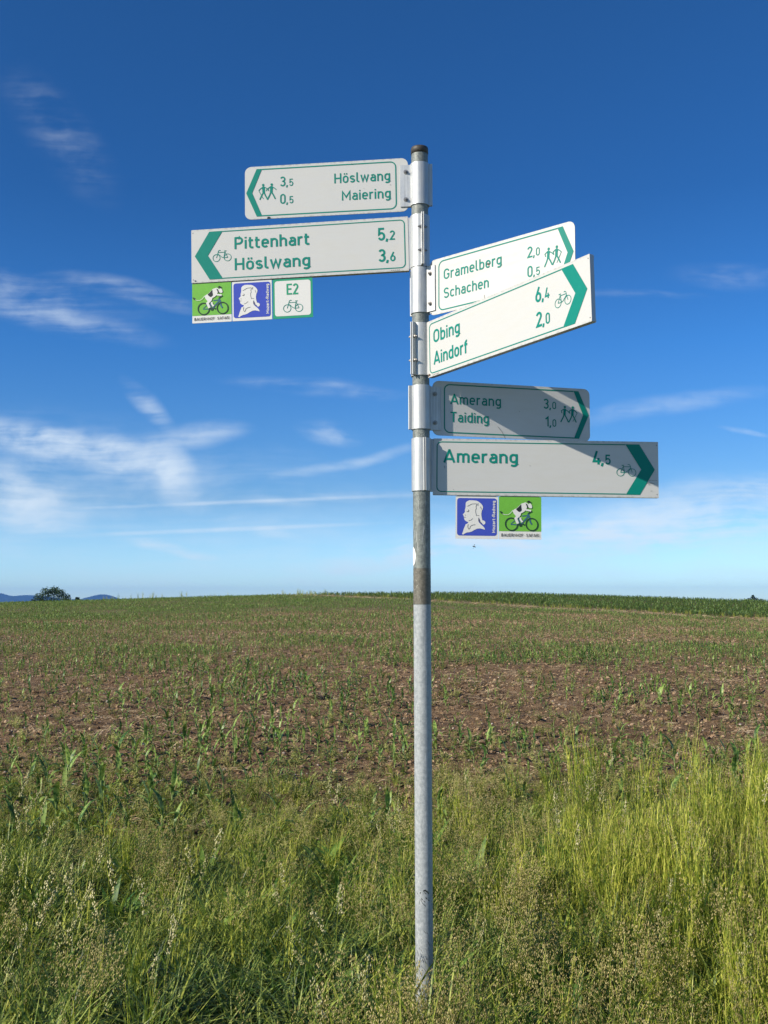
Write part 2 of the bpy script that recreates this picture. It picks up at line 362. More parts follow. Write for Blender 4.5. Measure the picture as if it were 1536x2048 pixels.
def hexbolt(parent, x, y, z, r=.0065, ax='y'):
    bm = bmesh.new()
    rot = Matrix.Rotation(R(90), 4, 'X')
    bmesh.ops.create_cone(bm, cap_ends=True, segments=18, radius1=r*1.45, radius2=r*1.45, depth=.0018, matrix=rot)
    bmesh.ops.create_cone(bm, cap_ends=True, segments=6, radius1=r, radius2=r*.94, depth=.006, matrix=Matrix.Translation((0, -.0038, 0)) @ rot)
    bmesh.ops.create_cone(bm, cap_ends=True, segments=10, radius1=r*.5, radius2=r*.45, depth=.005, matrix=Matrix.Translation((0, -.0088, 0)) @ rot)
    o = bm_obj('bolt', bm, STEEL, parent); return o
def sleeve(name, ang0, ang1, r0, r1, z0, z1, parent, m=None, seg=40):
    # shell of part of a tube about the local z axis, angles measured from +x counter clockwise seen from above
    v = []; f = []
    for i in range(seg+1):
        a = R(ang0+(ang1-ang0)*i/seg); c, s = math.cos(a), math.sin(a)
        v += [(r1*c, r1*s, z0), (r1*c, r1*s, z1), (r0*c, r0*s, z1), (r0*c, r0*s, z0)]
    for i in range(seg):
        a = 4*i; b = a+4
        for k in range(4): f.append((a+k, b+k, b+(k+1) % 4, a+(k+1) % 4))
    f += [(0, 1, 2, 3), tuple(4*seg+q for q in (3, 2, 1, 0))]
    o = mesh_obj(name, v, f, m or ALU, parent, smooth=False)
    bm = bmesh.new(); bm.from_mesh(o.data); bmesh.ops.recalc_face_normals(bm, faces=bm.faces[:])
    for fc in bm.faces:
        fc.smooth = abs(fc.normal.z) < .5 and len(fc.verts) == 4
    for e in bm.edges:
        if len(e.link_faces) == 2 and e.calc_face_angle(0) > .5: e.smooth = False
    bm.to_mesh(o.data); bm.free()
    return o

# ------------------------------------------------------------------ terrain
def sstep(a, b, v):
    q = np.clip((v-a)/(b-a), 0, 1); return q*q*(3-2*q)
def terr(x, y):
    x = np.asarray(x, float); y = np.asarray(y, float)
    # field slope by bearing, set from the skyline
    a = x/np.maximum(np.abs(y), 12.0)
    s = np.interp(a, [-.9, -.37, -.25, -.12, 0, .12, .37, .9], [.018, .0220, .0252, .0292, .0301, .0297, .0205, .016])
    yy = np.maximum(y-8.0, 0); lift = np.where(yy < 4, yy*yy/8, yy-2) * 1.03
    D = 90.0; over = np.maximum(y-D+10, 0)
    z = s*np.minimum(lift, D-8-2.0) - np.minimum(over**2*.0011, 6.5) - np.clip(over-80, 0, 4000)*.004
    z = z + s*np.where(lift > D-10, (lift-(D-10))*0, 0)
    z = z + .05*np.sin(x*.21+1.3)*np.sin(y*.13)*sstep(10, 30, y)*(1-sstep(70, 90, y))
    z = z - .10*np.exp(-((y-7.0)/.9)**2)*0 
    return z
def clods(x, y):
    out = np.zeros(len(x))
    for i in range(len(x)):
        if y[i] < 26:
            p = Vector((x[i], y[i], 0))
            k = min(1, max(0, (y[i]-5.0)/1.5))
            out[i] = (.055*noise.noise(p*1.4) + k*(.045*noise.noise(p*4.1) + .045*abs(noise.noise(p*9.0)) + .022*noise.noise(p*21)))
    return out
rows = [-12, -8, -5, -3, -1, 0, 1, 1.8]
y_ = 2.2
while y_ < 95: rows.append(y_); y_ += max(.03, .0062*y_)
while y_ < 260: rows.append(y_); y_ += 4.5
for q in (300, 400, 550, 800, 1200, 2000, 3500, 6000, 9000, 14000): rows.append(q)
rows = np.array(rows); NC = 421
uu = np.linspace(-1, 1, NC)
xx = np.concatenate([ (np.sign(uu)*np.abs(uu)**1.25)*(3.2+.62*max(r, 0)) + uu*(20 if r > 100 else 0) for r in rows]); yy2 = np.repeat(rows, NC)
zz2 = terr(xx, yy2) + clods(xx, yy2)
nr = len(rows); idx = np.arange(nr*NC).reshape(nr, NC)
fc = np.stack([idx[:-1, :-1], idx[:-1, 1:], idx[1:, 1:], idx[1:, :-1]], -1).reshape(-1, 4)
def soil(n, b):
    o = objc(n); s = n.new('ShaderNodeSeparateXYZ', inp={0: o})
    big = n.noise(o, .35, 4, .55); mid = n.noise(o, 5, 6, .65); fine = n.noise(o, 38, 6, .75)
    c = n.ramp(mid, [(.30, (.090, .056, .031)), (.5, (.245, .160, .092)), (.70, (.44, .305, .185))])
    c = n.mix(n.maprange(fine, .54, .64, 0, .85), c, (.60, .45, .30))
    c = n.mix(n.maprange(fine, .46, .3, 0, .75), c, (.045, .026, .014))
    c = n.mix(n.maprange(big, .5, .66, 0, .3), c, (.34, .22, .13))
    # weeds and fallen straw colour the soil farther off
    v = n.new('ShaderNodeTexVoronoi', inp={'Vector': o, 'Scale': 13.0}).outputs[0]
    c = n.mix(n.maprange(v, .10, .05, 0, .8), c, (.50, .39, .28))
    far = n.maprange(s.outputs[1], 22, 60, 0, .45)
    c = n.mix(n.math('MULTIPLY', far, n.maprange(n.noise(o, 2.2, 5, .7), .38, .6)), c, (.12, .17, .05))
    # grassy plain beyond the crest
    c = n.mix(n.maprange(s.outputs[1], 96, 110), c, n.ramp(n.noise(o, .004, 4), [(.4, (.045, .085, .025)), (.6, (.085, .12, .04))]))
    vg = n.maprange(n.math('ADD', s.outputs[1], n.math('MULTIPLY', n.noise(o, 1.5, 4), 1.2)), 7.3, 6.3)
    c = n.mix(n.math('MULTIPLY', vg, .8), c, n.ramp(fine, [(.35, (.02, .028, .01)), (.65, (.07, .075, .03))]))
    n.l.new(c, b.inputs['Base Color']); b.inputs['Specular IOR Level'].default_value = .15
    h = n.math('ADD', n.math('MULTIPLY', mid, .9), fine)
    bump(n, b, h, 1.0, .09)
SOIL = mat('tilled brown soil', (.12, .08, .055), .95, build=soil)
ground = mesh_obj('ground', np.stack([xx, yy2, zz2], 1).tolist(), fc.tolist(), SOIL, smooth=True); tag(ground, kind='structure')

# far mountains: ridges with depth
def forest(n, b):
    o = objc(n); g = n.noise(o, .004, 8, .65)
    n.l.new(n.ramp(g, [(.35, (.010, .022, .014)), (.65, (.028, .045, .025))]), b.inputs['Base Color'])
FOREST = mat('far forested slope', (.03, .05, .025), .95, build=forest, spec=.1)
def ridge(prof, Y, depth, seed, base=-80):
    xs = np.linspace(prof[0][0], prof[-1][0], 260); hs = np.interp(xs, [p[0] for p in prof], [p[1] for p in prof])
    v = []; f = []; NR = 13
    for j in range(NR):
        q = j/(NR-1)*2-1
        for i, (px, py) in enumerate(zip(xs, hs)):
            top = at(px, py, Y); fall = abs(q)**1.15
            jag = 4.0*noise.noise(Vector((px*.11+seed, q*.3, 0))) + 2.5*noise.noise(Vector((px*.4+seed, q*.3, 1)))
            z = (top.z+jag)*(1-fall) + base*fall + (16*noise.noise(Vector((px*.05+seed, q*5, 3))))*(fall*(1-fall)*3)
            v.append((top.x*(1+q*depth/Y*.0), Y+q*depth, z))
    n = len(xs)
    for j in range(NR-1):
        for i in range(n-1): f.append((j*n+i, j*n+i+1, (j+1)*n+i+1, (j+1)*n+i))
    return v, f
v1, f1 = ridge([(-900, 1196), (-700, 1184), (-500, 1190), (-300, 1180), (-150, 1188), (-40, 1183), (-8, 1188), (6, 1186), (14, 1190), (32, 1193), (44, 1190), (72, 1190), (100, 1194), (135, 1199), (165, 1198), (180, 1193), (197, 1189), (208, 1188.5), (222, 1191), (238, 1197), (255, 1202), (320, 1206), (500, 1204), (700, 1207), (1000, 1203), (1300, 1206), (1700, 1200), (2300, 1202)], 9000, 1500, 5)
mo = mesh_obj('mountain_range', v1, f1, FOREST, smooth=True); tag(mo, kind='structure')

# ------------------------------------------------------------------ haze: air between here and the mountains
hz = bm_obj('haze', box_bm(-9500, 9500, -60, 11500, -160, 190), bpy.data.materials.new('air')); tag(hz, kind='stuff')
hm = hz.data.materials[0]; hm.use_nodes = True; n = NT(hm.node_tree); n.n.clear()
pv = n.new('ShaderNodeVolumePrincipled', inp={'Color': (.17, .42, 1.0, 1), 'Density': 8.0e-5, 'Anisotropy': 0.0})
n.l.new(pv.outputs[0], n.new('ShaderNodeOutputMaterial').inputs['Volume'])

# ------------------------------------------------------------------ signpost pole
PX, PY, LX = .13204, 3.6123, -.00053
def pole_x(z): return PX+LX*(z-1.5)
pole_root = empty('signpost', Matrix.Translation((pole_x(0), PY, 0)) @ Matrix.Rotation(math.atan(LX), 4, 'Y'))
tag(pole_root, 'tall round galvanised steel post with dark cap standing in the grass verge', 'signpost')
RP = .0301
def tube(name, z0, z1, r, m, seg=48, caps=False, bev=0):
    prof = [(0, z0), (r, z0)] if caps else [(r, z0)]
    if bev: prof += [(r, z1-bev), (r-bev*.3, z1-bev*.3), (r-bev, z1)]
    else: prof += [(r, z1)]
    if caps: prof += [(0, z1)]
    v = [(a*math.cos(i*2*math.pi/seg), a*math.sin(i*2*math.pi/seg), z) for a, z in prof for i in range(seg)]
    f = [(j*seg+i, j*seg+(i+1) % seg, (j+1)*seg+(i+1) % seg, (j+1)*seg+i) for j in range(len(prof)-1) for i in range(seg)]
    o = mesh_obj(name, v, f, m, pole_root, smooth=True); return o
ZTOP = at(838, 295.5, PY).z
tube('lower_tube', -.3, 1.5, RP, GALVL); tube('upper_tube', 1.5, ZTOP-.012, RP, GALV)
tube('adhesive_band', 1.502, 1.626, RP+.0004, GALVB)
tube('cap', ZTOP-.027, ZTOP, RP+.0014, CAPM, caps=True, bev=.006)
def on_tube(pr, name, m, r):   # wrap print (x = angle in radians from the camera side, y = height) round the post
    v = [(r*math.sin(a)+0, -r*math.cos(a), c) for a, b, c in pr.v]
    return mesh_obj(name, v, pr.f, m, pole_root)
pr = Print(); NA = 10
for zi in range(16):
    za, zb = (-1+2*zi/16, -1+2*(zi+1)/16)
    for ai in range(NA):
        o = len(pr.v)
        for aa, zz in ((ai, za), (ai+1, za), (ai+1, zb), (ai, zb)):
            pr.v.append((-1.42+.60*math.sqrt(max(0, 1-zz*zz))*(2*aa/NA-1), 0, 1.668+.033*zz))
        pr.f.append((o, o+1, o+2, o+3))
on_tube(pr, 'sticker', PAPER, RP+.0006)
pr = Print()
for q in ([(-1.0, 1.676), (-1.18, 1.671), (-1.25, 1.663)], [(-1.05, 1.657), (-1.2, 1.652), (-1.25, 1.645)]): pr.stroke(q, .0035)
tag(on_tube(pr, 'sticker_print', INKL, RP+.0009), kind='stuff')
pr = Print()
def zpy(py): return at(850, py, PY).z
z0 = zpy(1777)
for q, w in (([(-.1, z0), (.12, z0+.002), (.35, z0-.004), (.55, z0-.010)], .005), ([(-.5, z0-.008), (-.38, z0-.006)], .004), ([(-.85, z0-.009), (-.75, z0-.014)], .003), ([(0, z0-.005), (.2, z0-.010)], .0022),
             ([(-.35, z0-.025), (.1, z0-.037)], .003), ([(-.42, z0-.028), (-.2, z0-.04), (.15, z0-.05)], .0025), ([(.15, z0-.022), (.6, z0-.034)], .004), ([(-.6, z0-.033), (-.5, z0-.046)], .003)):
    pr.stroke(q, w)
for k in range(26):
    zc = random.uniform(.28, .42); a = random.uniform(-1.1, .5); pr.stroke([(a, zc), (a+random.uniform(.05, .3), zc-random.uniform(.003, .02))], random.uniform(.001, .003))
tag(on_tube(pr, 'scuff_marks', INK, RP+.0007), kind='stuff')
pr = Print()
for k in range(42):
    zc = random.uniform(.45, 1.48) if k < 18 else random.uniform(1.64, 2.0); a = random.uniform(-1.2, 1.0); pr.stroke([(a, zc), (a+random.uniform(-.03, .03), zc-random.uniform(.004, .05))], random.uniform(.012, .03))
tag(on_tube(pr, 'paint_streaks', mat('pale streak', (.62, .64, .65), .5), RP+.0005), kind='stuff')

# ------------------------------------------------------------------ signs
SIGNS = {  # inner end of the board, turn, tilt, height, side, length, clamp centre (px)
 'A': ((.0895, 3.6165, 3.011), -5.80, .75, .199, -1, .6, (323, 407)),
 'B': ((.0896, 3.6169, 2.7925), -6.33, 1.23, .200, -1, .8, (428, 532)),
 'C': ((.1624, 3.5839, 2.6154), -42.61, -.43, .199, 1, .6, (533, 624)),
 'D': ((.1548, 3.5773, 2.3926), -56.50, 1.17, .200, 1, .8, (644, 749)),
 'E': ((.1726, 3.6218, 2.1955), 13.11, -.41, .196, 1, .6, (769, 857)),
 'F': ((.1738, 3.6139, 1.9844), 2.12, -.71, .200, 1, .8, (875, 981))}
LABELS = {
 'A': 'topmost white hiking sign with rounded corners reading Höslwang and Maiering, pointing left',
 'B': 'long white cycling sign pointing left reading Pittenhart and Höslwang, second from the top',
 'C': 'white hiking sign reading Gramelberg and Schachen, partly hidden behind the Obing board',
 'D': 'bright white cycling sign reading Obing and Aindorf, angled toward the viewer on the right',
 'E': 'rounded grey shaded hiking sign reading Amerang and Taiding above the lowest board',
 'F': 'lowest right pointing board reading only Amerang 4,5 with a diagonal shadow across it'}
ROOT = {}
for k, (org, psi, tl, h, s, L, (ca, cb)) in SIGNS.items():
    M = Matrix.Translation(org) @ Matrix.Rotation(R(psi), 4, 'Z') @ Matrix.Rotation(-R(tl), 4, 'Y')
    root = empty('direction_sign', M); ROOT[k] = root
    hike = L < .7
    tag(root, LABELS[k], 'sign', 'direction signs on the post')
    X0, X1 = (0, L) if s > 0 else (-L, 0)
    if hike:
        panel = plate('panel', rrect(X0, X1, -h/2, h/2, .024, 8), 0, .003, [WHITE, ALUD], root)
    else:
        panel = plate('panel', rrect(X0, X1, -h/2, h/2, .0015, 2), 0, .016, [WHITE, ALUD], root)
        # hollow end of the extrusion: rails along the back
        for zz in (-h/2, h/2-.012): bm_obj('rail', box_bm(X0+.004, X1-.004, .0162, .0215, zz+.001, zz+.011), ALUD, root)
        pr = Print()
        for dx in (.006,): 
            for sg in (-1, 1): pr.disc((X1-dx) if s > 0 else X0+dx, sg*(h/2-.012), .0016, 8)
        tag(pr.build('rivet', INK, panel), kind='stuff')
    mm = (lambda x, y: (x/1000, h/2-y/1000*h/.2)) if s > 0 else (lambda x, y: (x/1000-L, h/2-y/1000*h/.2))
    fl = (lambda x: x) if s < 0 else (lambda x: L*1000-x)
    # border and arrow, drawn for a left pointing sign then mirrored
    bw = .0042
    pr = Print()
    if hike: br, ct, cin, ro, tip0, tip1 = 556, 44, 64, 20, 5, 27
    else: br, ct, cin, ro, tip0, tip1 = 787, 68, 118, 16, 13, 62
    pts = [(cin, 12)] + [(br-ro+ro*math.sin(R(a)), 12+ro-ro*math.cos(R(a))) for a in range(0, 91, 15)] + [(br-ro+ro*math.cos(R(a)), 188-ro+ro*math.sin(R(a))) for a in range(0, 91, 15)] + [(cin, 188)]
    pr.stroke([mm(fl(a), b) for a, b in pts], bw if hike else .0036); pr.build('border_line', TEAL, panel)
    pr = Print(); q = [mm(fl(a), b) for a, b in ((ct, 10), (cin, 10), (tip1, 100), (cin, 190), (ct, 190), (tip0, 100))]
    pr.fill(q); pr.build('arrow', TEAL, panel, -.0011)
    # clamp
    ax = -s*.042
    zc = (at(840, (ca+cb)/2, PY-.03).z - org[2]); hh = (at(840, ca, PY-.03).z-at(840, cb, PY-.03).z)/2
    cl = empty('clamp', Matrix.Identity(4)); cl.parent = root; cl.location = (ax, 0, zc)
    cl.rotation_euler = (0, R(tl), 0)
    # local frame of the clamp: +x along the sign, angles counter clockwise; camera side is -y
    if hike:
        sleeve('clamp_half', 3, 177, RP+.0008, RP+.0042, -hh, hh, cl); sleeve('clamp_half', 183, 357, RP+.0008, RP+.0042, -hh, hh, cl)
        a0, a1 = (.0325, .071) if s > 0 else (-.071, -.0325)
        bm_obj('flange', box_bm(a0, a1, -.0048, -.0018, -hh, hh, .0006), ALU, cl)
        bm_obj('flange', box_bm(a0, a1, .0040, .0070, -hh, hh, .0006), ALU, cl)
        b0, b1 = (-.0455, -.0325) if s > 0 else (.0325, .0455)
        bm_obj('flange', box_bm(b0, b1, -.0048, -.0014, -hh, hh, .0006), ALU, cl)
        bm_obj('flange', box_bm(b0, b1, .0010, .0044, -hh, hh, .0006), ALU, cl)
        for zz in (-hh*.66, hh*.66):
            bo = hexbolt(cl, 0, 0, 0, .0058); bo.location = (s*.050, -.0057, zz)
    else:
        # ring of two halves closed by a pair of radial flanges, plus the tongue that grips the board
        faz = {'B': 171, 'D': -141, 'F': 164}[k]          # bearing of the flange pair in the world
        la = 90-faz-psi; flen = {'B': .021, 'D': .019, 'F': .008}[k]; gap = {'B': .0032, 'D': .004, 'F': .003}[k]
        sleeve('clamp_half', la+5, la+177, RP+.0008, RP+.0045, -hh, hh, cl); sleeve('clamp_half', la+183, la+355, RP+.0008, RP+.0045, -hh, hh, cl)
        for sg in (-1, 1):
            fo = bm_obj('flange', box_bm(RP+.0036, RP+.0045+flen, min(sg*gap/2, sg*(gap/2+.0032)), max(sg*gap/2, sg*(gap/2+.0032)), -hh, hh, .0006), ALU, cl)
            fo.rotation_euler = (0, 0, R(la))
            if k != 'F':
                for zz in (-hh*.45, hh*.45):
                    bo = hexbolt(cl, 0, 0, 0, .0052)
                    bo.matrix_local = Matrix.Rotation(R(la), 4, 'Z') @ Matrix.Translation((RP+.0045+flen*.55, sg*(gap/2+.0042), zz)) @ Matrix.Rotation(0 if sg < 0 else math.pi, 4, 'Z')
        t0, t1 = (RP+.003, .0425) if s > 0 else (-.0425, -RP-.003)
        bm_obj('tongue', box_bm(t0, t1, .0015, .0145, -hh, hh, .0006), ALU, cl)

def names(k, rows_, cap, sw=.165):
    root = ROOT[k]; h, s, L = SIGNS[k][3:6]; panel = [c for c in root.children if c.name.startswith('panel')][0]
    ox = 0 if s > 0 else -L
    for nm, x, base, wd in rows_:
        pr = Print(); text(pr, nm, x/1000+ox, h/2-base/1000*h/.2, cap/1000, wd/1000 if wd else None, sw)
        pr.build('place_name', TEAL, panel)
def dist(k, rows_, cap, sw=.150):
    root = ROOT[k]; h, s, L = SIGNS[k][3:6]; panel = [c for c in root.children if c.name.startswith('panel')][0]
    ox = 0 if s > 0 else -L
    for big, small, x, base in rows_:
        pr = Print(); X = x/1000+ox; Y = h/2-base/1000*h/.2
        if big == '1': X += .006
        text(pr, big, X, Y, cap/1000, None, sw*1.1)
        if big == '1': X -= .006
        text(pr, ',', X+.60*cap/1000, Y, cap/1000, None, sw*1.1)
        text(pr, small, X+.82*cap/1000*1.12, Y, cap/1000*.74, None, sw)
        pr.build('distance', TEAL, panel)
names('A', [('Höslwang', 331, 81, 204), ('Maiering', 358, 147, 178)], 37, .14)
dist('A', [('3', '5', 131, 81), ('0', '5', 131, 147)], 37, .128)
names('B', [('Pittenhart', 162, 82, 277), ('Höslwang', 162, 161, 279)], 45)
dist('B', [('5', '2', 691, 83), ('3', '6', 691, 162)], 46)
names('C', [('Gramelberg', 66, 81, 250), ('Schachen', 66, 149, 196)], 37, .14)
dist('C', [('2', '0', 419, 84), ('0', '5', 419, 149)], 37, .128)
names('D', [('Obing', 36, 83, 150), ('Aindorf', 36, 161, 190)], 45)
dist('D', [('6', '4', 566, 83), ('2', '0', 566, 161)], 46)
names('E', [('Amerang', 66, 83, 190), ('Taiding', 66, 149, 143)], 37, .14)
dist('E', [('3', '0', 419, 83), ('1', '0', 419, 149)], 37, .128)
names('F', [('Amerang', 36, 85, 262)], 46)
dist('F', [('4', '5', 566, 84)], 48)
def panel_of(k): return [c for c in ROOT[k].children if c.name.startswith('panel')][0]
for k, cx in (('B', 115), ('D', 685), ('F', 685)):
    h, s, L = SIGNS[k][3:6]; pr = Print(); bicycle(pr, cx/1000+(0 if s > 0 else -L), h/2-.1025, .069, .0021, -1 if k == 'B' else 1); pr.build('bicycle_symbol', TEAL, panel_of(k))
for k, c0, d in (('A', 70, 28), ('C', 500, 31), ('E', 500, 31)):
    h, s, L = SIGNS[k][3:6]; ox = 0 if s > 0 else -L; pr = Print(); f = -1 if k == 'A' else 1
    hiker(pr, c0/1000+ox, h/2-.098, .062, f, f < 0); hiker(pr, (c0+d)/1000+ox, h/2-.098, .062, -f if k == 'A' else f, f > 0); pr.build('hiker_symbol', TEAL, panel_of(k))
# scratches, rust, maker's line
def marks(k, m, lst, name='scratch'):
    h, s, L = SIGNS[k][3:6]; ox = 0 if s > 0 else -L; pr = Print()
    for w, q in lst: pr.stroke([(a/1000+ox, h/2-b/1000) for a, b in q], w/1000)
    tag(pr.build(name, m, panel_of(k), -.0016), kind='stuff')
marks('E', INK, [(1.1, [(242, 155), (258, 172), (272, 198)]), (1.5, [(325, 96), (327, 97)])])
marks('B', INK, [(1.8, [(233, 131), (235, 131)]), (2.5, [(12, 194), (17, 191)]), (1.2, [(12, 189), (14, 196)])] + [(1.6, [(735+i*7, 196.2), (739+i*7, 196.0)]) for i in range(5)])
marks('F', INK, [(1.8, [(341, 92), (343, 93)]), (1.5, [(70, 180), (72, 181)]), (.9, [(38, 97), (41, 106)])] + [(1.2, [(765+i*5, 138), (768+i*5, 138+i % 2)]) for i in range(6)] + [(1, [(755, 148), (775, 147), (785, 150)]), (1, [(762, 153), (770, 153)]), (1, [(770, 176), (777, 176)])])
marks('D', RUST, [(5, [(2, 196), (9, 188)]), (4, [(10, 195), (14, 190)])] + [(1.3, [(28+i*8, 195.5), (33+i*8, 195.3)]) for i in range(5)], 'rust_spot')
marks('C', RUST, [(5, [(258, 193), (276, 192)]), (2.5, [(262, 190), (268, 196)]), (3.2, [(257, 64), (263, 72), (266, 66)]), (1, [(243, 170), (246, 190)]), (3, [(8, 190), (10, 192)]), (4, [(385, 197), (405, 197)])], 'rust_spot')
marks('A', INK, [(3.5, [(82, 197), (94, 196)]), (2, [(84, 193), (93, 194)]), (1.6, [(534, 98), (537, 97)]), (1, [(438, 105), (440, 106)]), (1.2, [(395, 9), (398, 14)])])

# ------------------------------------------------------------------ route plaques under the boards
def plaque(signk, x0, label, kind, size=.147):
    h, s, L = SIGNS[signk][3:6]; ox = 0 if s > 0 else -L
    M = ROOT[signk].matrix_world @ Matrix.Translation((x0/1000+ox, .004, -h/2-.0025))
    M = Matrix.Translation(SIGNS[signk][0]) @ Matrix.Rotation(R(SIGNS[signk][1]), 4, 'Z') @ Matrix.Rotation(-R(SIGNS[signk][2]), 4, 'Y') @ Matrix.Translation((x0/1000+ox, .004, -h/2-.0025))
    r = empty('route_plaque', M); tag(r, label, 'plaque', 'small route plaques under the boards')
    z = size; q = lambda a, b: (a/150*z, -b/150*z)
    base = {'cow': WHITE2, 'head': WHITE2, 'e2': TEALD}[kind]
    pn = plate('panel', rrect(0, z, -z, 0, .0015, 2), 0, .0028, [base, ALUD], r)
    bm_obj('mounting_strip', box_bm(.006, z-.006, .003, .006, -.03, .012), ALUD, r)
    def P(name, m, layer): 
        pr = Print(); pr._ = (name, m, layer); return pr
    def done(pr): pr.build(pr._[0], pr._[1], pn, -.0006-.0007*pr._[2])
    if kind == 'e2':
        pr = P('white_field', WHITE2, 0); pr.fill([q(a, b) for a, b in rrect(7.5, 142.5, 8, 141, 10)]); done(pr)
        pr = P('lettering', TEALD, 1); text(pr, 'E2', q(53, 0)[0], q(0, 61)[1], .041*z/.15, .043*z/.15, .15); done(pr)
        pr = P('bicycle_symbol', TEAL, 1); bicycle(pr, *q(76, 104), .073*z/.15, .0022, -1); done(pr)
    if kind == 'head':
        pr = P('blue_field', BLUE, 0); pr.fill([q(a, b) for a, b in rrect(5, 145, 7, 139, 9)]); done(pr)
        fx = lambda L_: [q((a-85)/1355*150, (b-(195-.048*(a-85)))/1325*150) for a, b in L_]
        head = [(400, 430), (410, 380), (450, 340), (520, 305), (620, 300), (740, 305), (800, 325), (870, 370), (930, 430), (955, 490), (945, 550), (915, 610), (900, 700), (905, 780), (920, 850), (935, 905), (985, 910), (1030, 950), (1025, 1000), (985, 1040), (950, 1030), (920, 990), (880, 960), (860, 900), (825, 820), (805, 850), (805, 930), (830, 980), (890, 1035), (960, 1090), (1000, 1140), (1020, 1195), (950, 1175), (860, 1160), (770, 1175), (680, 1220), (600, 1270), (520, 1300), (450, 1310), (370, 1350), (330, 1385), (285, 1370), (320, 1290), (340, 1210), (380, 1120), (400, 1060), (450, 1040), (480, 1010), (485, 985), (430, 970), (370, 930), (355, 880), (345, 840), (345, 820), (330, 790), (310, 755), (345, 720), (380, 680), (375, 630), (385, 580), (400, 520), (400, 470)]
        pr = P('head_emblem', WHITE2, 1); pr.fill(fx(head)); done(pr)
        pr = P('head_lines', INKL, 2)
        for w, l in ((1.4, [(450, 500), (520, 460), (600, 415), (740, 400), (745, 440), (725, 490), (740, 540), (715, 600), (720, 680), (740, 740), (740, 780)]), (1.8, [(430, 650), (470, 665), (500, 640), (485, 600)]), (1.2, [(345, 845), (400, 840)]), (1.8, [(375, 770), (400, 772)]),
                     (1.2, [(490, 945), (560, 920), (630, 860)]), (1.4, [(480, 1050), (465, 1120), (480, 1180), (500, 1205), (530, 1180), (550, 1110), (620, 1070), (710, 1050)]), (1.6, [(795, 380), (780, 420), (790, 460)]), (1.2, [(870, 480), (900, 570)]), (1.2, [(760, 760), (830, 765)]), (2.4, [(815, 850), (840, 940), (900, 1000)])):
            pr.stroke(fx(l), w/1000)
        done(pr)
        pr = P('lettering', WHITE2, 1); text(pr, 'Mozart-Radweg', 0, 0, .0105, .112*z/.15, .20, .13, rot=(q(139, 0)[0], q(0, 128)[1])); done(pr)
    if kind == 'cow':
        pr = P('green_field', GRASSG, 0); pr.fill([q(a, b) for a, b in ((0, 0), (150, 0), (150, 122), (0, 122))][::-1]); done(pr)
        fx = lambda L_: [q((a-58)/1352*150, (b-(270-.05*(a-65)))/1318*150) for a, b in L_]
        def circ(cx, cy, r_): return [(cx+r_*math.cos(i*math.pi/14), cy+r_*math.sin(i*math.pi/14)) for i in range(28)]
        pr = P('bicycle_frame', BIKEB, 1)
        for w, l in ((3.4, [(430, 1112), (735, 1108)]), (2.6, [(440, 1095), (600, 950)]), (4.5, [(670, 880), (735, 1110)]), (3.8, [(790, 832), (985, 800)]), (5.5, [(745, 1105), (1000, 820)]), (5.5, [(975, 745), (1020, 830), (1055, 1000), (1105, 1075)])): pr.stroke(fx(l), w/1000)
        done(pr)
        pr = P('wheels', DKG, 2)
        pr.stroke(fx(circ(455, 1105, 192)), .0042, True); pr.stroke(fx(circ(1105, 1075, 188)), .0042, True)
        pr.fill(fx(circ(738, 1112, 55)[::2])); pr.stroke(fx([(815, 1080), (870, 1105)]), .005); pr.stroke(fx([(985, 745), (1060, 690), (1112, 672)]), .0045); pr.fill(fx([(70, 725), (130, 725), (175, 760), (170, 805), (120, 795), (95, 760)])); done(pr)
        pr = P('cow_emblem', WHITE2, 3)
        for l in ([(490, 690), (540, 640), (610, 605), (690, 530), (775, 445), (850, 420), (900, 400), (960, 420), (1000, 470), (960, 530), (930, 590), (900, 650), (850, 700), (760, 750), (740, 820), (690, 880), (620, 870), (570, 820), (520, 760)],
                  [(1000, 440), (1050, 420), (1085, 450), (1115, 520), (1100, 570), (1040, 575), (985, 545), (990, 480)]): pr.fill(fx(l))
        for w, l in ((9, [(660, 840), (590, 920), (640, 1030), (660, 1075)]), (6.5, [(735, 880), (740, 940), (800, 1020)]), (6, [(880, 600), (930, 635), (1080, 650)]), (1.6, [(500, 670), (440, 740), (390, 790), (340, 820), (240, 825), (170, 800)])): pr.stroke(fx(l), w/1000)
        done(pr)
        pr = P('cow_patches', INK, 4)
        for l in ([(600, 625), (690, 545), (760, 470), (765, 560), (780, 650), (720, 710), (670, 700), (620, 660)], [(900, 430), (950, 450), (975, 520), (1000, 560), (960, 590), (940, 520)], [(945, 375), (1010, 335), (1080, 380), (1060, 405), (1010, 400), (980, 420)]): pr.fill(fx(l))
        done(pr)
        pr = P('lettering', INK, 1); text(pr, 'BAUERNHOF · SAFARI', q(8, 0)[0], q(0, 141)[1], .0105, .134*z/.15, .14, .12); done(pr)
    return r
plaque('B', .5, 'green plaque with cow riding a bicycle, under the outer end of the left board', 'cow')
plaque('B', 150.5, 'blue plaque with white profile head, between cow plaque and green framed plaque', 'head')
plaque('B', 301, 'white square plaque with green frame reading E2 above a bicycle outline', 'e2')
plaque('F', 80, 'blue plaque with white profile head, under the lowest right board beside the post', 'head', .150)
plaque('F', 232.5, 'green plaque with cow riding a bicycle, under the lowest right board', 'cow', .150)

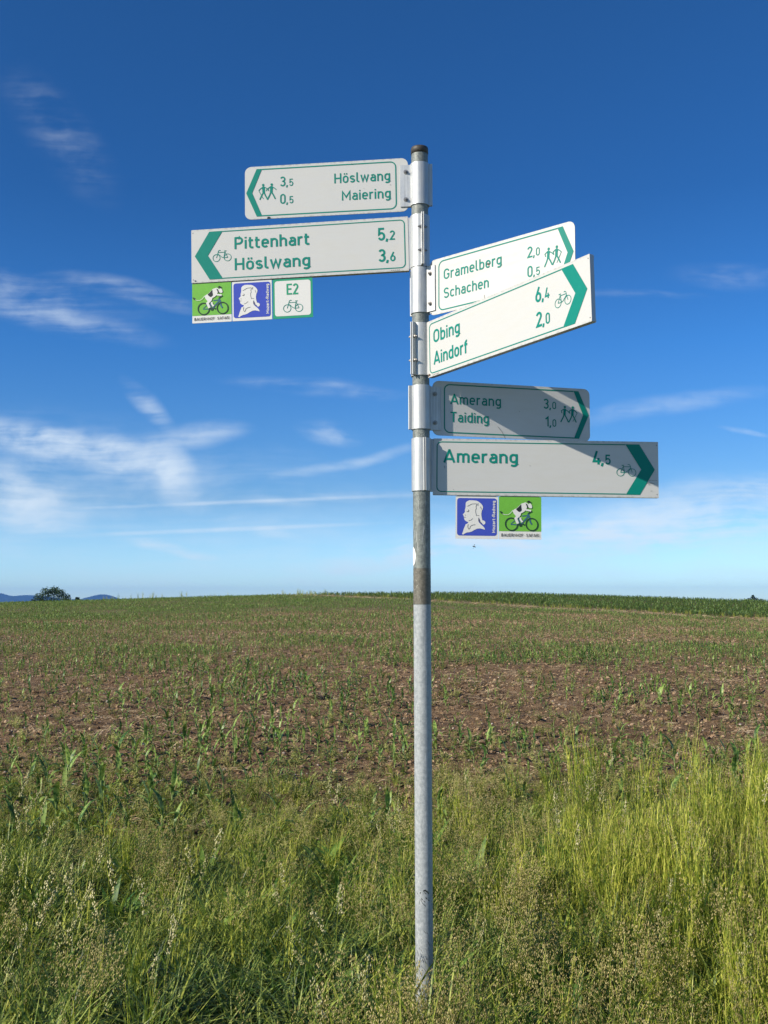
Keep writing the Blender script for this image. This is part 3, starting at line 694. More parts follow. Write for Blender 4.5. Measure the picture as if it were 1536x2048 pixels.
# ------------------------------------------------------------------ the insect in the air
fly = empty('flying_insect', at(948, 1093, 3.35)); tag(fly, 'tiny dark insect flying just below the blue plaque right of the post', 'insect')
bm = bmesh.new()
for (x, z, a, b) in ((0, 0, .0034, .0019), (.0034, -.0014, .0026, .0015), (-.0030, .0008, .0016, .0015)):
    bmesh.ops.create_uvsphere(bm, u_segments=10, v_segments=7, radius=1, matrix=Matrix.Translation((x, 0, z)) @ Matrix.Rotation(R(25), 4, 'Y') @ Matrix.Diagonal((a, b, b, 1)))
bm_obj('body', bm, INK, fly, True)
WING = mat('insect wing', (.16, .16, .17), .3)
for sg in (-1, 1):
    mesh_obj('wing', [(0, 0, .001), (.002, sg*.003, .004), (.0035, sg*.004, .0075), (.001, sg*.003, .0065)], [(0, 1, 2, 3)], WING, fly)
mesh_obj('legs', [(0, 0, 0), (.0006, 0, 0), (-.0035, 0, -.0072), (-.0030, 0, -.0072)], [(0, 1, 3, 2)], INK, fly)

# ------------------------------------------------------------------ plants
def leafmat(name, stops, rough=.5, trans=.35, spec=.35):
    m = bpy.data.materials.new(name); m.use_nodes = True; n = NT(m.node_tree); n.n.clear()
    oi = n.new('ShaderNodeObjectInfo'); g = n.new('ShaderNodeNewGeometry')
    w = n.noise(g.outputs['Position'], 2.1, 3); f = n.noise(g.outputs['Position'], 40, 3)
    k = n.math('ADD', n.math('MULTIPLY', oi.outputs['Random'], .34), n.math('ADD', n.math('MULTIPLY', w, .3), n.math('MULTIPLY', n.maprange(f, .34, .66), .40)))
    c = n.ramp(k, stops)
    b = n.new('ShaderNodeBsdfPrincipled', inp={'Base Color': c, 'Roughness': rough, 'Specular IOR Level': spec})
    tr = n.new('ShaderNodeBsdfTranslucent', inp={'Color': n.mix(.5, c, (.22, .30, .02), 'MIX')})
    mx = n.new('ShaderNodeMixShader', inp={0: trans, 1: b.outputs[0], 2: tr.outputs[0]})
    n.l.new(mx.outputs[0], n.new('ShaderNodeOutputMaterial').inputs[0]); return m
MAIZE = leafmat('maize leaf', [(.32, (.035, .090, .024)), (.5, (.11, .205, .045)), (.68, (.30, .41, .10))], .42, .28)
MSTALK = leafmat('maize stalk', [(.3, (.16, .25, .08)), (.8, (.30, .37, .128))], .5, .2)
BLADE = leafmat('grass blade', [(.30, (.024, .058, .010)), (.47, (.115, .19, .024)), (.64, (.42, .46, .08))], .45, .3)
BLADED = leafmat('dark grass blade', [(.30, (.018, .044, .010)), (.48, (.080, .150, .026)), (.66, (.34, .40, .09))], .42, .22)
BRIGHT = leafmat('bright grass stem', [(.3, (.10, .16, .016)), (.48, (.28, .35, .035)), (.66, (.60, .60, .11))], .45, .35)
SEED = leafmat('grass panicle', [(.3, (.20, .17, .05)), (.5, (.44, .37, .14)), (.68, (.70, .60, .28))], .7, .25)
COCK = leafmat('cocksfoot head', [(.3, (.26, .27, .10)), (.5, (.48, .46, .20)), (.68, (.74, .69, .40))], .7, .25)
STRAW = leafmat('dry straw', [(.3, (.32, .23, .13)), (.6, (.55, .42, .26)), (.9, (.70, .58, .40))], .8, .1)
WEED = leafmat('weed leaf', [(.3, (.11, .14, .035)), (.5, (.29, .31, .09)), (.68, (.52, .50, .18))], .6, .3)
HERB = leafmat('herb leaf', [(.3, (.05, .14, .03)), (.8, (.22, .34, .05))], .5, .35)
CROP = leafmat('tall maize crop leaf', [(.3, (.035, .080, .022)), (.5, (.075, .145, .036)), (.68, (.17, .24, .06))], .45, .25)

class MB:
    def __init__(s): s.v = []; s.f = []; s.m = []
    def strip(s, pts, ws, side, mi=0, fold=0.0):
        """ribbon along pts, half widths ws, side = width direction; folded along the middle when fold>0"""
        o = len(s.v); n = len(pts); sd = Vector(side).normalized()
        for p, w in zip(pts, ws):
            p = Vector(p)
            if fold: s.v += [p-sd*w+Vector((0, 0, fold*w)), p, p+sd*w+Vector((0, 0, fold*w))]
            else: s.v += [p-sd*w, p+sd*w]
        k = 3 if fold else 2
        for i in range(n-1):
            for j in range(k-1):
                s.f.append((o+i*k+j, o+i*k+j+1, o+(i+1)*k+j+1, o+(i+1)*k+j)); s.m.append(mi)
    def tri(s, a, b, c, mi=0):
        o = len(s.v); s.v += [a, b, c]; s.f.append((o, o+1, o+2)); s.m.append(mi)
    def tet(s, p, r, mi=0, el=1.0, ax=None):
        o = len(s.v); p = Vector(p); ax = Vector(ax) if ax else Vector((0, 0, 1))
        a = ax.orthogonal().normalized(); b = ax.cross(a).normalized()
        s.v += [p+ax*r*el, p-ax*r*el*.8] + [p+(a*math.cos(q)+b*math.sin(q))*r*.6 for q in (0, 2.1, 4.2)]
        for i in range(3):
            j = (i+1) % 3; s.f += [(o, o+2+i, o+2+j), (o+1, o+2+j, o+2+i)]; s.m += [mi, mi]
    def tube(s, pts, rs, mi=0, k=4):
        o = len(s.v)
        for p, r in zip(pts, rs):
            p = Vector(p)
            for q in range(k): s.v.append(p+Vector((math.cos(q*2*math.pi/k)*r, math.sin(q*2*math.pi/k)*r, 0)))
        for i in range(len(pts)-1):
            for q in range(k): s.f.append((o+i*k+q, o+i*k+(q+1) % k, o+(i+1)*k+(q+1) % k, o+(i+1)*k+q)); s.m.append(mi)
    def obj(s, name, mats, col=None, link=True, parent=None, smooth=True):
        return mesh_obj(name, s.v, s.f, mats, parent, s.m, smooth, col, link)
def libcol(name): return bpy.data.collections.new(name)
rd = random.Random(11)
def bend(az, base, L, lean, droop, n=5, start=0.0):
    """arching centre line leaving base at bearing az; droop bends it over"""
    pts = []; p = Vector(base); th = start+lean; st = L/n
    for i in range(n+1):
        pts.append(p.copy()); d = Vector((math.cos(az)*math.sin(th), math.sin(az)*math.sin(th), math.cos(th)))
        p += d*st; th += droop/n
    return pts
def maize_parts(h, seed):
    q = random.Random(seed); st = MB(); n = 4
    hs = h*.62; lean = q.uniform(-.08, .08)
    sp_ = [Vector((lean*z*q.uniform(.6, 1.2), q.uniform(-.01, .01)*z/h, z)) for z in (0, hs*.35, hs*.7, hs)]
    st.tube(sp_, [.0075, .007, .006, .004], 0, 5)
    leaves = []; az = q.uniform(0, 6.28)
    for i in range(q.randint(5, 6)):
        b = MB(); z = hs*(.12+.17*i); up = i >= 4
        fr = min(.999, z/hs); base = sp_[0].lerp(sp_[-1], fr)
        L = h*q.uniform(.50, .72)*(1.0 if i in (2, 3, 4) else .75)
        pts = bend(az, base, L, q.uniform(.3, .65) if not up else q.uniform(.12, .35), q.uniform(1.5, 2.7) if not up else q.uniform(.4, 1.4), 6)
        w = h*q.uniform(.042, .062)
        b.strip(pts, [w*k for k in (.45, .85, 1.0, .95, .75, .42, .03)], (-math.sin(az), math.cos(az), 0), 0, .45)
        leaves.append(b); az += math.pi+q.uniform(-.6, .6)
    return st, leaves
def merged(st, leaves):
    m = MB()
    for k, part in enumerate([st]+leaves):
        o = len(m.v); m.v += part.v; m.f += [tuple(o+i for i in f) for f in part.f]; m.m += [0 if k == 0 else 1]*len(part.f)
    return m
maize_lib = libcol('maize variants'); crop_lib = libcol('crop variants')
MP = []
for i in range(8):
    h = .27+.018*i; st, lv = maize_parts(h, 20+i); MP.append((st, lv))
    merged(st, lv).obj('maize_variant_%d' % i, [MSTALK, MAIZE], maize_lib)
for i in range(5):
    st, lv = maize_parts(.50, 60+i); merged(st, lv).obj('crop_variant_%d' % i, [CROP, CROP], crop_lib)

def tuft(nb, h, spread, mi=0, wid=.0022, seed=0, droop=(.3, 1.6), lean=(.02, .5)):
    q = random.Random(seed); m = MB()
    for i in range(nb):
        az = q.uniform(0, 6.28); a2 = q.uniform(0, 6.28); r = spread*math.sqrt(q.random())
        hh = h*q.uniform(.5, 1.1); pts = bend(az, (r*math.cos(a2), r*math.sin(a2), -.01), hh, q.uniform(*lean), q.uniform(*droop), 4)
        w = wid*q.uniform(.6, 1.5); m.strip(pts, [w, w, w*.85, w*.55, w*.06], (-math.sin(az)+q.uniform(-.5, .5), math.cos(az)+q.uniform(-.5, .5), 0), mi)
    return m
tuft_lib = libcol('tuft variants'); dark_lib = libcol('dark tuft variants')
for i in range(6): tuft(44, .29+.03*i, .09, 0, (.0024, .0030, .0048)[i % 3], 150+i, (.4, 2.6), (.05, .9)).obj('dark_tuft_%d' % i, [BLADED], dark_lib)
for i in range(6): tuft(44, .30+.03*i, .08, 0, .0027+.0005*(i % 3), 100+i, (.4, 2.2), (.05, .75)).obj('tuft_%d' % i, [BLADE], tuft_lib)
for i in (6, 7): tuft(26, .36, .06, 0, .0062, 100+i, (.5, 2.3), (.05, .7)).obj('tuft_%d' % i, [BLADE], tuft_lib)
stem_lib = libcol('tall stem variants')
for i in range(5):
    q = random.Random(200+i); m = MB()
    for j in range(16):
        az = q.uniform(0, 6.28); a2 = q.uniform(0, 6.28); r = .07*math.sqrt(q.random()); h = q.uniform(.42, .68)
        pts = bend(az, (r*math.cos(a2), r*math.sin(a2), 0), h, q.uniform(0, .12), q.uniform(0, .35), 5)
        w = q.uniform(.0016, .0030); m.strip(pts, [w*1.2, w, w, w*.8, w*.6, w*.5], (-math.sin(az)+q.uniform(-.8, .8), math.cos(az)+q.uniform(-.8, .8), 0), 0)
        for k in range(2):
            b = pts[q.randint(1, 3)]; az2 = q.uniform(0, 6.28)
            l = bend(az2, b, q.uniform(.1, .22), q.uniform(.15, .5), q.uniform(.4, 1.6), 4); m.strip(l, [.0026, .0032, .0028, .0018, .0002], (-math.sin(az2), math.cos(az2), 0), 0)
        if q.random() < .30:
            tip = pts[-1]
            for k in range(14): m.tet(tip+Vector((q.uniform(-.007, .007), q.uniform(-.007, .007), q.uniform(-.07, .015))), .0032, 1, 1.5)
    m.obj('tall_%d' % i, [BRIGHT, SEED], stem_lib)
pan_lib = libcol('panicle variants')
for i in range(6):   # meadow grass: airy open panicles of tiny spikelets
    q = random.Random(300+i); m = MB()
    for j in range(6):
        az = q.uniform(0, 6.28); a2 = q.uniform(0, 6.28); r = .07*math.sqrt(q.random()); h = q.uniform(.30, .50)
        pts = bend(az, (r*math.cos(a2), r*math.sin(a2), 0), h, q.uniform(0, .15), q.uniform(.1, .6), 6); w = .0008
        m.strip(pts, [w]*7, (-math.sin(az), math.cos(az), 0), 0)
        for lv in range(9):
            tt = .60+.40*lv/8; f_ = tt*6; a = int(min(5, f_)); p = pts[a].lerp(pts[a+1], f_-a)
            for k in range(3):
                az2 = q.uniform(0, 6.28); ln = (1.12-tt)*.13*q.uniform(.5, 1.2); e = p+Vector((math.cos(az2)*ln, math.sin(az2)*ln, ln*.5))
                m.strip([p, e], [.0004, .0003], (-math.sin(az2), math.cos(az2), 0), 0)
                for s_ in range(2):
                    c = p.lerp(e, q.uniform(.4, 1.1)); m.tet(c+Vector((q.uniform(-.004, .004), q.uniform(-.004, .004), q.uniform(-.004, .004))), .0029, 1, 2.2, (q.uniform(-.6, .6), q.uniform(-.6, .6), 1))
    m.obj('panicle_%d' % i, [BLADE, SEED], pan_lib)
cock_lib = libcol('cocksfoot variants')
for i in range(6):   # cocksfoot: stout stems with lumpy one sided clusters
    q = random.Random(400+i); m = MB()
    for j in range(2):
        az = q.uniform(0, 6.28); h = q.uniform(.42, .60)
        pts = bend(az, (q.uniform(-.03, .03), q.uniform(-.03, .03), 0), h, q.uniform(0, .12), q.uniform(.1, .5), 6); w = .0013
        m.strip(pts, [w]*7, (-math.sin(az), math.cos(az), 0), 0); m.strip(pts, [w]*7, (math.cos(az), math.sin(az), 0), 0)
        sa = q.uniform(0, 6.28)
        for lv, (tt, off, rr) in enumerate(((.78, .024, .010), (.84, .016, .012), (.89, .008, .013), (.94, .004, .012), (.985, 0, .009))):
            f_ = tt*6; a = int(f_); p = pts[min(a, 5)].lerp(pts[min(a+1, 6)], f_-a)+Vector((math.cos(sa)*off, math.sin(sa)*off, .006))
            for k in range(9): m.tet(p+Vector((q.gauss(0, rr*.55), q.gauss(0, rr*.55), q.gauss(0, rr*.75))), .0056, 1, 1.3, (q.uniform(-.5, .5), q.uniform(-.5, .5), 1))
    m.obj('cocksfoot_%d' % i, [BLADE, COCK], cock_lib)
weed_lib = libcol('weed variants')
for i in range(6):   # low spreading weeds with small leaves and pale buds
    q = random.Random(500+i); m = MB()
    hh = (.05, .07, .10, .13, .16, .08)[i]
    for j in range(9):
        az = q.uniform(0, 6.28); pts = bend(az, (0, 0, 0), hh*q.uniform(.7, 1.4), q.uniform(.1, 1.0), q.uniform(-.2, .5), 4); m.strip(pts, [.0013]*5, (-math.sin(az), math.cos(az), 0), 0)
        for p in pts[1:]:
            for k in range(3):
                a = q.uniform(0, 6.28); l = q.uniform(.013, .028); d = Vector((math.cos(a), math.sin(a), q.uniform(-.2, .6))); sd_ = Vector((-math.sin(a), math.cos(a), 0))
                o = len(m.v); m.v += [p, p+d*l*.5+sd_*l*.26, p+d*l, p+d*l*.5-sd_*l*.26]; m.f.append((o, o+1, o+2, o+3)); m.m.append(0)
    m.obj('weed_%d' % i, [WEED], weed_lib)
herb_lib = libcol('herb variants')
for i in range(3):
    q = random.Random(600+i); m = MB()
    for j in range(11):
        az = q.uniform(0, 6.28); pts = bend(az, (0, 0, 0), q.uniform(.14, .24), q.uniform(.3, .9), q.uniform(.4, 1.3), 5); w = q.uniform(.010, .018)
        m.strip(pts, [w*.25, w*.6, w, w*.9, w*.6, w*.05], (-math.sin(az), math.cos(az), 0), 0, .25)
    m.obj('herb_%d' % i, [HERB], herb_lib)
def soil2(n, b):
    oi = n.new('ShaderNodeObjectInfo'); g = n.noise(objc(n), 2.5, 5, .7)
    k_ = n.math('ADD', n.math('MULTIPLY', oi.outputs['Random'], .8), n.math('MULTIPLY', g, .25))
    n.l.new(n.ramp(k_, [(.1, (.12, .075, .042)), (.6, (.28, .185, .108)), (.85, (.38, .27, .17)), (1, (.60, .46, .31))]), b.inputs['Base Color']); bump(n, b, g, .8, .01)
CLOD = mat('soil clod', (.13, .09, .06), .95, build=soil2, spec=.15)
def stone2(n, b):
    oi = n.new('ShaderNodeObjectInfo'); n.l.new(n.ramp(oi.outputs['Random'], [(.1, (.22, .18, .15)), (.5, (.36, .30, .25)), (.9, (.50, .44, .38))]), b.inputs['Base Color'])
STONE = mat('field stone', (.35, .3, .25), .8, build=stone2)
clod_lib = libcol('clod variants'); stone_lib = libcol('stone variants'); straw_lib = libcol('straw variants')
for i in range(5):
    for lib, m_, nm, amp in ((clod_lib, CLOD, 'clod', .75), (stone_lib, STONE, 'stone', .35)):
        bm = bmesh.new(); bmesh.ops.create_icosphere(bm, subdivisions=2, radius=1)
        for v in bm.verts: v.co *= 1+amp*noise.noise(v.co*1.6+Vector((i*7, 3, 1)))+.3*amp*noise.noise(v.co*4+Vector((i, 9, 1))); v.co.z *= .62
        o = bm_obj('%s_%d' % (nm, i), bm, m_, None, nm == 'stone'); COL.objects.unlink(o); lib.objects.link(o)
for i in range(5):
    q = random.Random(700+i); m = MB()
    for j in range(7):
        a = q.uniform(0, 6.28); l = q.uniform(.02, .07); c = Vector((q.uniform(-.05, .05), q.uniform(-.05, .05), q.uniform(.004, .02))); d = Vector((math.cos(a), math.sin(a), q.uniform(-.15, .3)))
        m.strip([c-d*l, c+Vector((0, 0, .004)), c+d*l], [.0013, .0017, .0011], (-math.sin(a), math.cos(a), .4), 0)
    m.obj('straw_%d' % i, [STRAW], straw_lib)

def gn_scatter(name, pts, rot, scl, idx, coll, kind='stuff', sink=0.0):
    me = bpy.data.meshes.new(name); N = len(pts); me.vertices.add(N)
    p = np.array(pts, np.float32); p[:, 2] -= sink; me.vertices.foreach_set('co', p.ravel())
    a = me.attributes.new('rot', 'FLOAT_VECTOR', 'POINT'); a.data.foreach_set('vector', np.array(rot, np.float32).ravel())
    a = me.attributes.new('scl', 'FLOAT_VECTOR', 'POINT'); a.data.foreach_set('vector', np.array(scl, np.float32).ravel())
    a = me.attributes.new('idx', 'INT', 'POINT'); a.data.foreach_set('value', np.array(idx, np.int32))
    o = bpy.data.objects.new(name, me); COL.objects.link(o); tag(o, kind=kind)
    ng = bpy.data.node_groups.new(name+' scatter', 'GeometryNodeTree')
    ng.interface.new_socket('Geometry', in_out='INPUT', socket_type='NodeSocketGeometry'); ng.interface.new_socket('Geometry', in_out='OUTPUT', socket_type='NodeSocketGeometry')
    n = NT(ng); gi = n.new('NodeGroupInput'); go = n.new('NodeGroupOutput')
    ci = n.new('GeometryNodeCollectionInfo', inp={'Separate Children': True, 'Reset Children': True}); ci.inputs['Collection'].default_value = coll
    def attr(nm, ty):
        x = n.new('GeometryNodeInputNamedAttribute', data_type=ty); x.inputs['Name'].default_value = nm; return x.outputs['Attribute']
    er = n.new('FunctionNodeEulerToRotation'); n.l.new(attr('rot', 'FLOAT_VECTOR'), er.inputs[0])
    ip = n.new('GeometryNodeInstanceOnPoints', inp={'Pick Instance': True})
    n.l.new(gi.outputs[0], ip.inputs['Points']); n.l.new(ci.outputs[0], ip.inputs['Instance']); n.l.new(attr('idx', 'INT'), ip.inputs['Instance Index'])
    n.l.new(er.outputs[0], ip.inputs['Rotation']); n.l.new(attr('scl', 'FLOAT_VECTOR'), ip.inputs['Scale']); n.l.new(ip.outputs[0], go.inputs[0])
    md = o.modifiers.new('scatter', 'NODES'); md.node_group = ng
    return o
def frustum(N, y0, y1, power=1.0, margin=1.15, extra=1.2):
    """random ground points in the wedge the picture (and a step to either side) can see"""
    u = rng.random(N); y = y0+(y1-y0)*u**power; half = .371*y*margin+extra; x = (rng.random(N)*2-1)*half
    return x, y
def fbm(x, y, s, seed=0):
    return np.array([noise.noise(Vector((a*s+seed, b*s-seed, seed))) for a, b in zip(x, y)])
def ground_z(x, y): return terr(x, y)+clods(x, y)
def place(name, x, y, smin, smax, nvar, coll, tilt=.08, sink=0.0, stretch=None):
    z = ground_z(x, y); N = len(x); sc = rng.uniform(smin, smax, N) if np.isscalar(smin) else smin*rng.uniform(.85, 1.15, N)
    rot = np.stack([rng.normal(0, tilt, N), rng.normal(0, tilt, N), rng.uniform(0, 6.28, N)], 1)
    return gn_scatter(name, np.stack([x, y, z], 1), rot, np.stack([sc, sc, sc], 1), rng.integers(0, nvar, N), coll, sink=sink)

# verge edge: where the long grass gives way to the field
def verge_edge(x): return 6.15+.35*np.sin(x*1.1+.6)+.25*np.sin(x*2.7)+.75*sstep(.5, 1.6, x)
def verge_pts(N, y0, y1=8.2, soft=.75):
    x, y = frustum(N, y0, y1, .8, 1.1, 1.0)
    return x, y, y < verge_edge(x)+rng.normal(0, soft, N)
px_ = lambda x, y: x/y*F_PX+768         # picture column, used only to say where which grass grows
x, y, k = verge_pts(7000, 2.3); x, y = x[k], y[k]
keep = rng.random(len(x)) < .45+.8*(fbm(x, y, 1.2, 4)+.35)*(1-.7*sstep(4.7, 6.6, y)); x, y = x[keep], y[keep]
sc = .72+.35*(fbm(x, y, .8, 9)+.3); sc = np.clip(sc, .55, 1.15)*(1-.45*sstep(4.6, 6.6, y)) 
nearpole = np.exp(-((x-.12)/.25)**2-((y-3.0)/.5)**2); sc = sc*(1+.12*nearpole)
dk = rng.random(len(x)) < np.clip(.86-.75*sstep(.3, 1.3, x)+.5*fbm(x, y, .7, 17), .08, .95)
place('verge_grass', x[~dk], y[~dk], sc[~dk], 0, 8, tuft_lib, .10)
place('dark_verge_grass', x[dk], y[dk], sc[dk]*.95, 0, 6, dark_lib, .12)
x, y, k = verge_pts(2600, 3.0, 8.5); dens = np.clip(.10+.62*sstep(.55, 1.25, x)+.5*fbm(x, y, 1.4, 23), 0, 1)*(1-.4*sstep(5.6, 7.2, y))+.2*fbm(x, y, 1.5, 2); k &= rng.random(len(x)) < dens
x, y = x[k], y[k]; place('tall_grass_stems', x, y, np.clip(.58+.26*sstep(.8, 1.5, x)+.3*fbm(x, y, .9, 6), .38, 1.0), 0, 5, stem_lib, .07)
x, y, k = verge_pts(2300, 2.4, 8.0); dens = .05+.28*np.exp(-((x-.55)/.5)**2)+.07*sstep(.9, 1.4, x)+.22*fbm(x, y, 1.1, 8); k &= rng.random(len(x)) < dens
x, y = x[k], y[k]; place('meadow_grass_panicles', x, y, .72, 1.05, 6, pan_lib, .12)
x, y, k = verge_pts(1300, 2.6, 8.0); dens = .34*np.exp(-((x+1.0)/.55)**2)*(y < 4.4)+.12*np.exp(-((x-1.3)/.6)**2)+.04; k &= rng.random(len(x)) < dens
x, y = x[k], y[k]; place('cocksfoot_grass', x, y, .70, 1.05, 6, cock_lib, .12)
x, y = frustum(2600, 5.8, 10.5, 1.0, 1.08, .6); k = rng.random(len(x)) < (.75+.9*fbm(x, y, 1.3, 41))*(1-sstep(6.2, 10.0, y))
place('thin_grass_at_field_edge', x[k], y[k], np.clip(.62-.07*(y[k]-6), .3, .62), 0, 8, tuft_lib, .14)
x, y = frustum(700, 5.8, 9.0, 1.0, 1.08, .6); k = rng.random(len(x)) < .3*(1-sstep(6.5, 9.0, y)); place('scattered_panicles_at_field_edge', x[k], y[k], .5, .85, 6, pan_lib, .14)
x, y, k = verge_pts(420, 2.6, 6.5); x, y = x[k], y[k]; place('broadleaf_herbs', x, y, .6, 1.2, 3, herb_lib, .2)

# grass crowding the foot of the post
x = rng.normal(.11, .10, 26); y = rng.uniform(2.75, 3.5, 26); place('post_foot_panicles', x, y, .72, .98, 6, pan_lib, .15)
x = rng.normal(.11, .12, 40); y = rng.uniform(2.7, 3.55, 40); place('post_foot_grass', x, y, .95, 1.3, 8, tuft_lib, .12)
# field: soil clods, stones, straw, weeds
x, y = frustum(90000, 4.5, 50, .85, 1.08, .8); place('soil_clods', x, y, .008+.022*rng.random(len(x))**3+.012*sstep(15, 45, y), 0, 5, clod_lib, .5)
x, y = frustum(9000, 5, 42, 1.0, 1.1, 1.0); place('field_stones', x, y, .005+.014*rng.random(len(x))**3, 0, 5, stone_lib, .4)
x, y = frustum(15000, 5, 44, 1.0, 1.1, 1.0); k = rng.random(len(x)) < .45+1.2*fbm(x, y, .8, 3); place('straw_litter', x[k], y[k], .7, 1.9, 5, straw_lib, .15)
x, y = frustum(26000, 5, 34, .85, 1.1, 1.0); k = rng.random(len(x)) < (.42+1.0*fbm(x, y, .9, 12))*(1-.85*sstep(8.0, 13, y))+.06; place('field_weeds', x[k], y[k], .45, 1.15, 6, weed_lib, .15)

# tall maize crop beyond the line that climbs to the left on the right hand side
def hit_ground(px, py):
    r_ = ray(px, py); Y = np.arange(12, 90, .1); z = EYE+r_.z/r_.y*Y; g = terr(r_.x/r_.y*Y, Y); k = np.nonzero(z <= g)[0]
    return (r_.x/r_.y*Y[k[0]], Y[k[0]]) if len(k) else (r_.x/r_.y*88, 88)
CLP = sorted(hit_ground(a, b) for a, b in ((620, 1190), (768, 1196), (920, 1205), (1088, 1215), (1268, 1223), (1393, 1232), (1536, 1240)))
CLP = [(-60, 130), (CLP[0][0]-8, 98)] + CLP + [(30, 33), (60, 25)]
def crop_line(x): return np.interp(x, [p[0] for p in CLP], [p[1] for p in CLP])
# maize in drilled rows running slightly across the slope
rowang = R(8.0); cr, sr = math.cos(rowang), math.sin(rowang)
P = []
for r in np.concatenate([np.arange(4, 20, .55), np.arange(20, 96, .24)]):
    n_ = int(170/.15); a = (np.arange(n_)-n_/2)*.15+rng.normal(0, .03, n_); b = np.full(n_, r)+rng.normal(0, .03, n_)
    P.append(np.stack([a*cr-b*sr*0, b+a*sr], 1))
P = np.concatenate(P); x, y = P[:, 0], P[:, 1]
k = (y > 6.4) & (y < 93) & (np.abs(x) < .371*y*1.12+1.2) & (y < crop_line(x)-5.0)
x, y = x[k], y[k]
gap = fbm(x, y, .30, 21); g2 = fbm(x, y, 1.1, 5)
lush = .64+.75*gap+.6*g2 + .10*sstep(14, 24, y) + .18*sstep(20, 40, y)*(1-.7*sstep(-8, 8, x)) + .22*np.exp(-((y-10.5)/2.2)**2) - .22*np.exp(-((y-16)/3.5)**2)
k = rng.random(len(x)) < lush; x, y, gap = x[k], y[k], gap[k]
hs = np.clip(.70+.50*gap+rng.normal(0, .14, len(x)), .36, 1.15)*(1-.10*sstep(8, 12, y))*(1-.38*sstep(14, 28, y))
z = ground_z(x, y); rz = rng.uniform(0, 6.28, len(x)); tl = rng.normal(0, .09, (len(x), 2))
order = np.argsort(-(hs/np.hypot(x, y)) + 1e3*(np.abs(x) > .371*y+.1)); NI = 300
near, rest_ = order[:NI], order[NI:]
fr = np.stack([x, y, z], 1)
gn_scatter('distant_maize_plants', fr[rest_], np.column_stack([tl[rest_], rz[rest_]]), np.repeat(hs[rest_], 3).reshape(-1, 3), rng.integers(0, 8, len(rest_)), maize_lib)
# the plants that show largest, one by one; the first 130 with stalk and leaves as parts
protos = []
for st, lv in MP:
    sm = st.obj('stalk', [MSTALK], link=False); ls = [l.obj('leaf', [MAIZE], link=False) for l in lv]
    for l in ls: l.data.name = 'maize_leaf'
    protos.append((sm.data, [l.data for l in ls])); 
    for o in [sm]+ls: bpy.data.objects.remove(o)
whole = [o.data for o in sorted(maize_lib.objects, key=lambda o: o.name)]
for i, j in enumerate(near):
    v = int(rng.integers(0, 8)); M = Matrix.Translation(fr[j]) @ Matrix.Rotation(rz[j], 4, 'Z') @ Matrix.Rotation(tl[j][0], 4, 'X') @ Matrix.Diagonal((hs[j], hs[j], hs[j], 1))
    if i < 130:
        root = empty('maize_plant', M)
        s_ = bpy.data.objects.new('stalk', protos[v][0]); COL.objects.link(s_); s_.parent = root
        for d in protos[v][1]:
            l_ = bpy.data.objects.new('leaf', d); COL.objects.link(l_); l_.parent = root
    else:
        root = bpy.data.objects.new('maize_plant', whole[v]); COL.objects.link(root); root.matrix_world = M
    tag(root, 'young green maize plant growing in the brown soil of the field', 'maize plant', 'young maize plants in the field')

x, y = frustum(60000, 30, 112, 1.0, 1.12, 3.0)
k = y > crop_line(x)+rng.normal(0, .25, len(x)); x, y = x[k], y[k]
place('tall_maize_crop', x, y, .36, .74, 5, crop_lib, .08)
# low pale grass along the foot of the tall crop and on the crest
x, y = frustum(26000, 30, 94, 1.0, 1.1, 1.0); k = np.abs(y-crop_line(x)+.9) < .8; place('field_margin_grass', x[k], y[k], .2, .55, 5, stem_lib, .2)
x, y = frustum(30000, 30, 94, 1.0, 1.1, 1.0); k = np.abs(y-crop_line(x)+3.4) < 1.9; place('field_margin_straw', x[k], y[k], 2.0, 4.5, 5, straw_lib, .15)
x = rng.uniform(-26, -2, 420); y = rng.uniform(84, 90, 420); k = rng.random(420) < .15+1.2*fbm(x, y*0, .22, 31); place('crest_weeds', x[k], y[k], .5, 1.15, 5, stem_lib, .15)

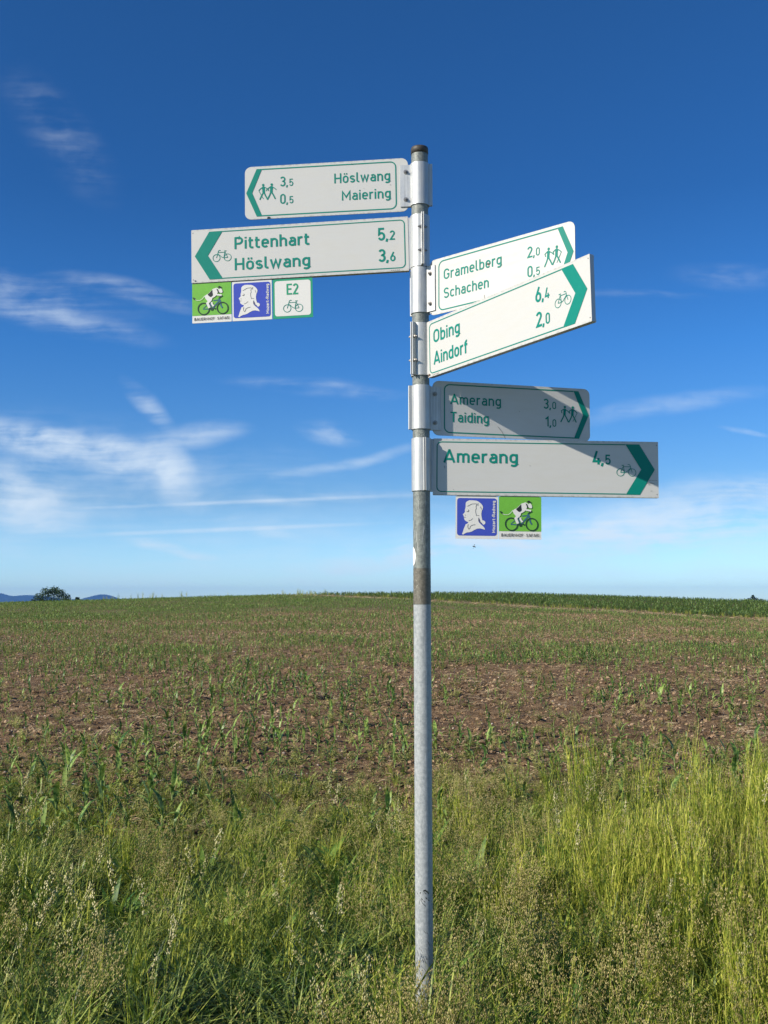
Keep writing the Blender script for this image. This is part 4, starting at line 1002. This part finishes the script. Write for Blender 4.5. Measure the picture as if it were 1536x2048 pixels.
# ------------------------------------------------------------------ trees beyond the crest
BARK = mat('bark', (.06, .045, .03), .9)
CROWN = leafmat('oak leaf', [(.3, (.012, .032, .010)), (.55, (.028, .058, .016)), (.8, (.055, .095, .022))], .5, .15)
NEEDLE = leafmat('spruce needle', [(.3, (.008, .024, .012)), (.8, (.025, .05, .02))], .6, .1)
def tree(name, label, cat, px, Y, top_py, blobs, leaf, m, nleaf, seed, group=None):
    q = random.Random(seed); b = at(px, 1200, Y); gz = float(terr(np.array([b.x]), np.array([Y]))[0]); topz = at(px, top_py, Y).z; H = (topz-gz)*(1.0 if leaf > .29 else 1)
    root = empty(name, (b.x, Y, gz)); tag(root, label, cat, group)
    t_ = MB(); t_.tube([(0, 0, -.3), (.1, 0, H*.25), (-.1, .1, H*.5), (0, 0, H*.8)], [H*.035, H*.028, H*.018, H*.004], 0, 10)
    wd = 1.3 if leaf > .29 else 1
    cent = [(bx*wd, by, H*bz, br*(1.05 if wd > 1 else 1)) for bx, by, bz, br in blobs]
    for cx, cy, cz, r_ in cent: t_.tube([(0, 0, H*.3), (cx*.5, cy*.5, (H*.3+cz)/2), (cx, cy, cz)], [H*.014, H*.009, H*.003], 0, 6)
    t_.obj('trunk', [BARK], parent=root)
    c = MB()
    for i in range(nleaf):
        cx, cy, cz, r_ = cent[q.randrange(len(cent))]
        d = Vector((q.gauss(0, 1), q.gauss(0, 1), q.gauss(0, 1))).normalized()*r_*(q.random()**.4)
        k_ = 1+.35*noise.noise(d*1.5/r_*2+Vector((seed, cx, cz)))
        p = Vector((cx, cy, cz))+Vector((d.x, d.y, d.z*.8))*k_
        a = Vector((q.gauss(0, 1), q.gauss(0, 1), q.gauss(0, 1))).normalized()*leaf*q.uniform(.5, 1.2); e = a.orthogonal().normalized()*a.length
        o = len(c.v); c.v += [p-a*.5, p+e*.4, p+a*.5, p-e*.4]; c.f.append((o, o+1, o+2, o+3)); c.m.append(0)
    c.obj('crown', [m], parent=root, smooth=False); return root
tree('oak_tree', 'broad dark green tree standing alone behind the crest at the left', 'tree', 103, 260, 1172.5,
     [(-3.4, 0, .62, 1.2), (-2.4, .5, .74, 1.5), (-.9, -.3, .86, 1.5), (.4, .4, .90, 1.35), (1.6, 0, .85, 1.3), (2.7, .3, .74, 1.3), (3.4, -.3, .64, 1.0), (0, 0, .70, 2.0), (-1.5, .5, .60, 1.8), (1.6, -.4, .62, 1.8), (-4.3, 0, .56, .7), (0, 0, .55, 2.2)], .30, CROWN, 6500, 3)
tree('bush', 'low dark bush beside the lone tree on the left skyline', 'bush', 147, 262, 1192, [(-1.3, 0, .85, .7), (0, 0, .80, .75), (1.0, 0, .92, .55), (2.0, 0, .78, .6), (-2.2, 0, .75, .6), (.2, 0, .6, 1.3)], .24, CROWN, 2600, 5)
tree('bush', 'flat dark bush left of the lone tree on the skyline', 'bush', 66, 262, 1197, [(-.8, 0, .88, .5), (.2, 0, .9, .5), (1.1, 0, .86, .6), (0, 0, .6, 1.1)], .24, CROWN, 1500, 6)
tree('spruce_tree', 'dark pointed treetop showing above the crop at the far right', 'tree', 1506, 240, 1189.5, [(0, 0, .97, .28), (0, 0, .92, .55), (-.9, 0, .86, .6), (.8, 0, .86, .7), (1.9, 0, .84, .6), (-1.8, 0, .82, .5), (0, 0, .75, 1.4)], .20, NEEDLE, 2200, 8)
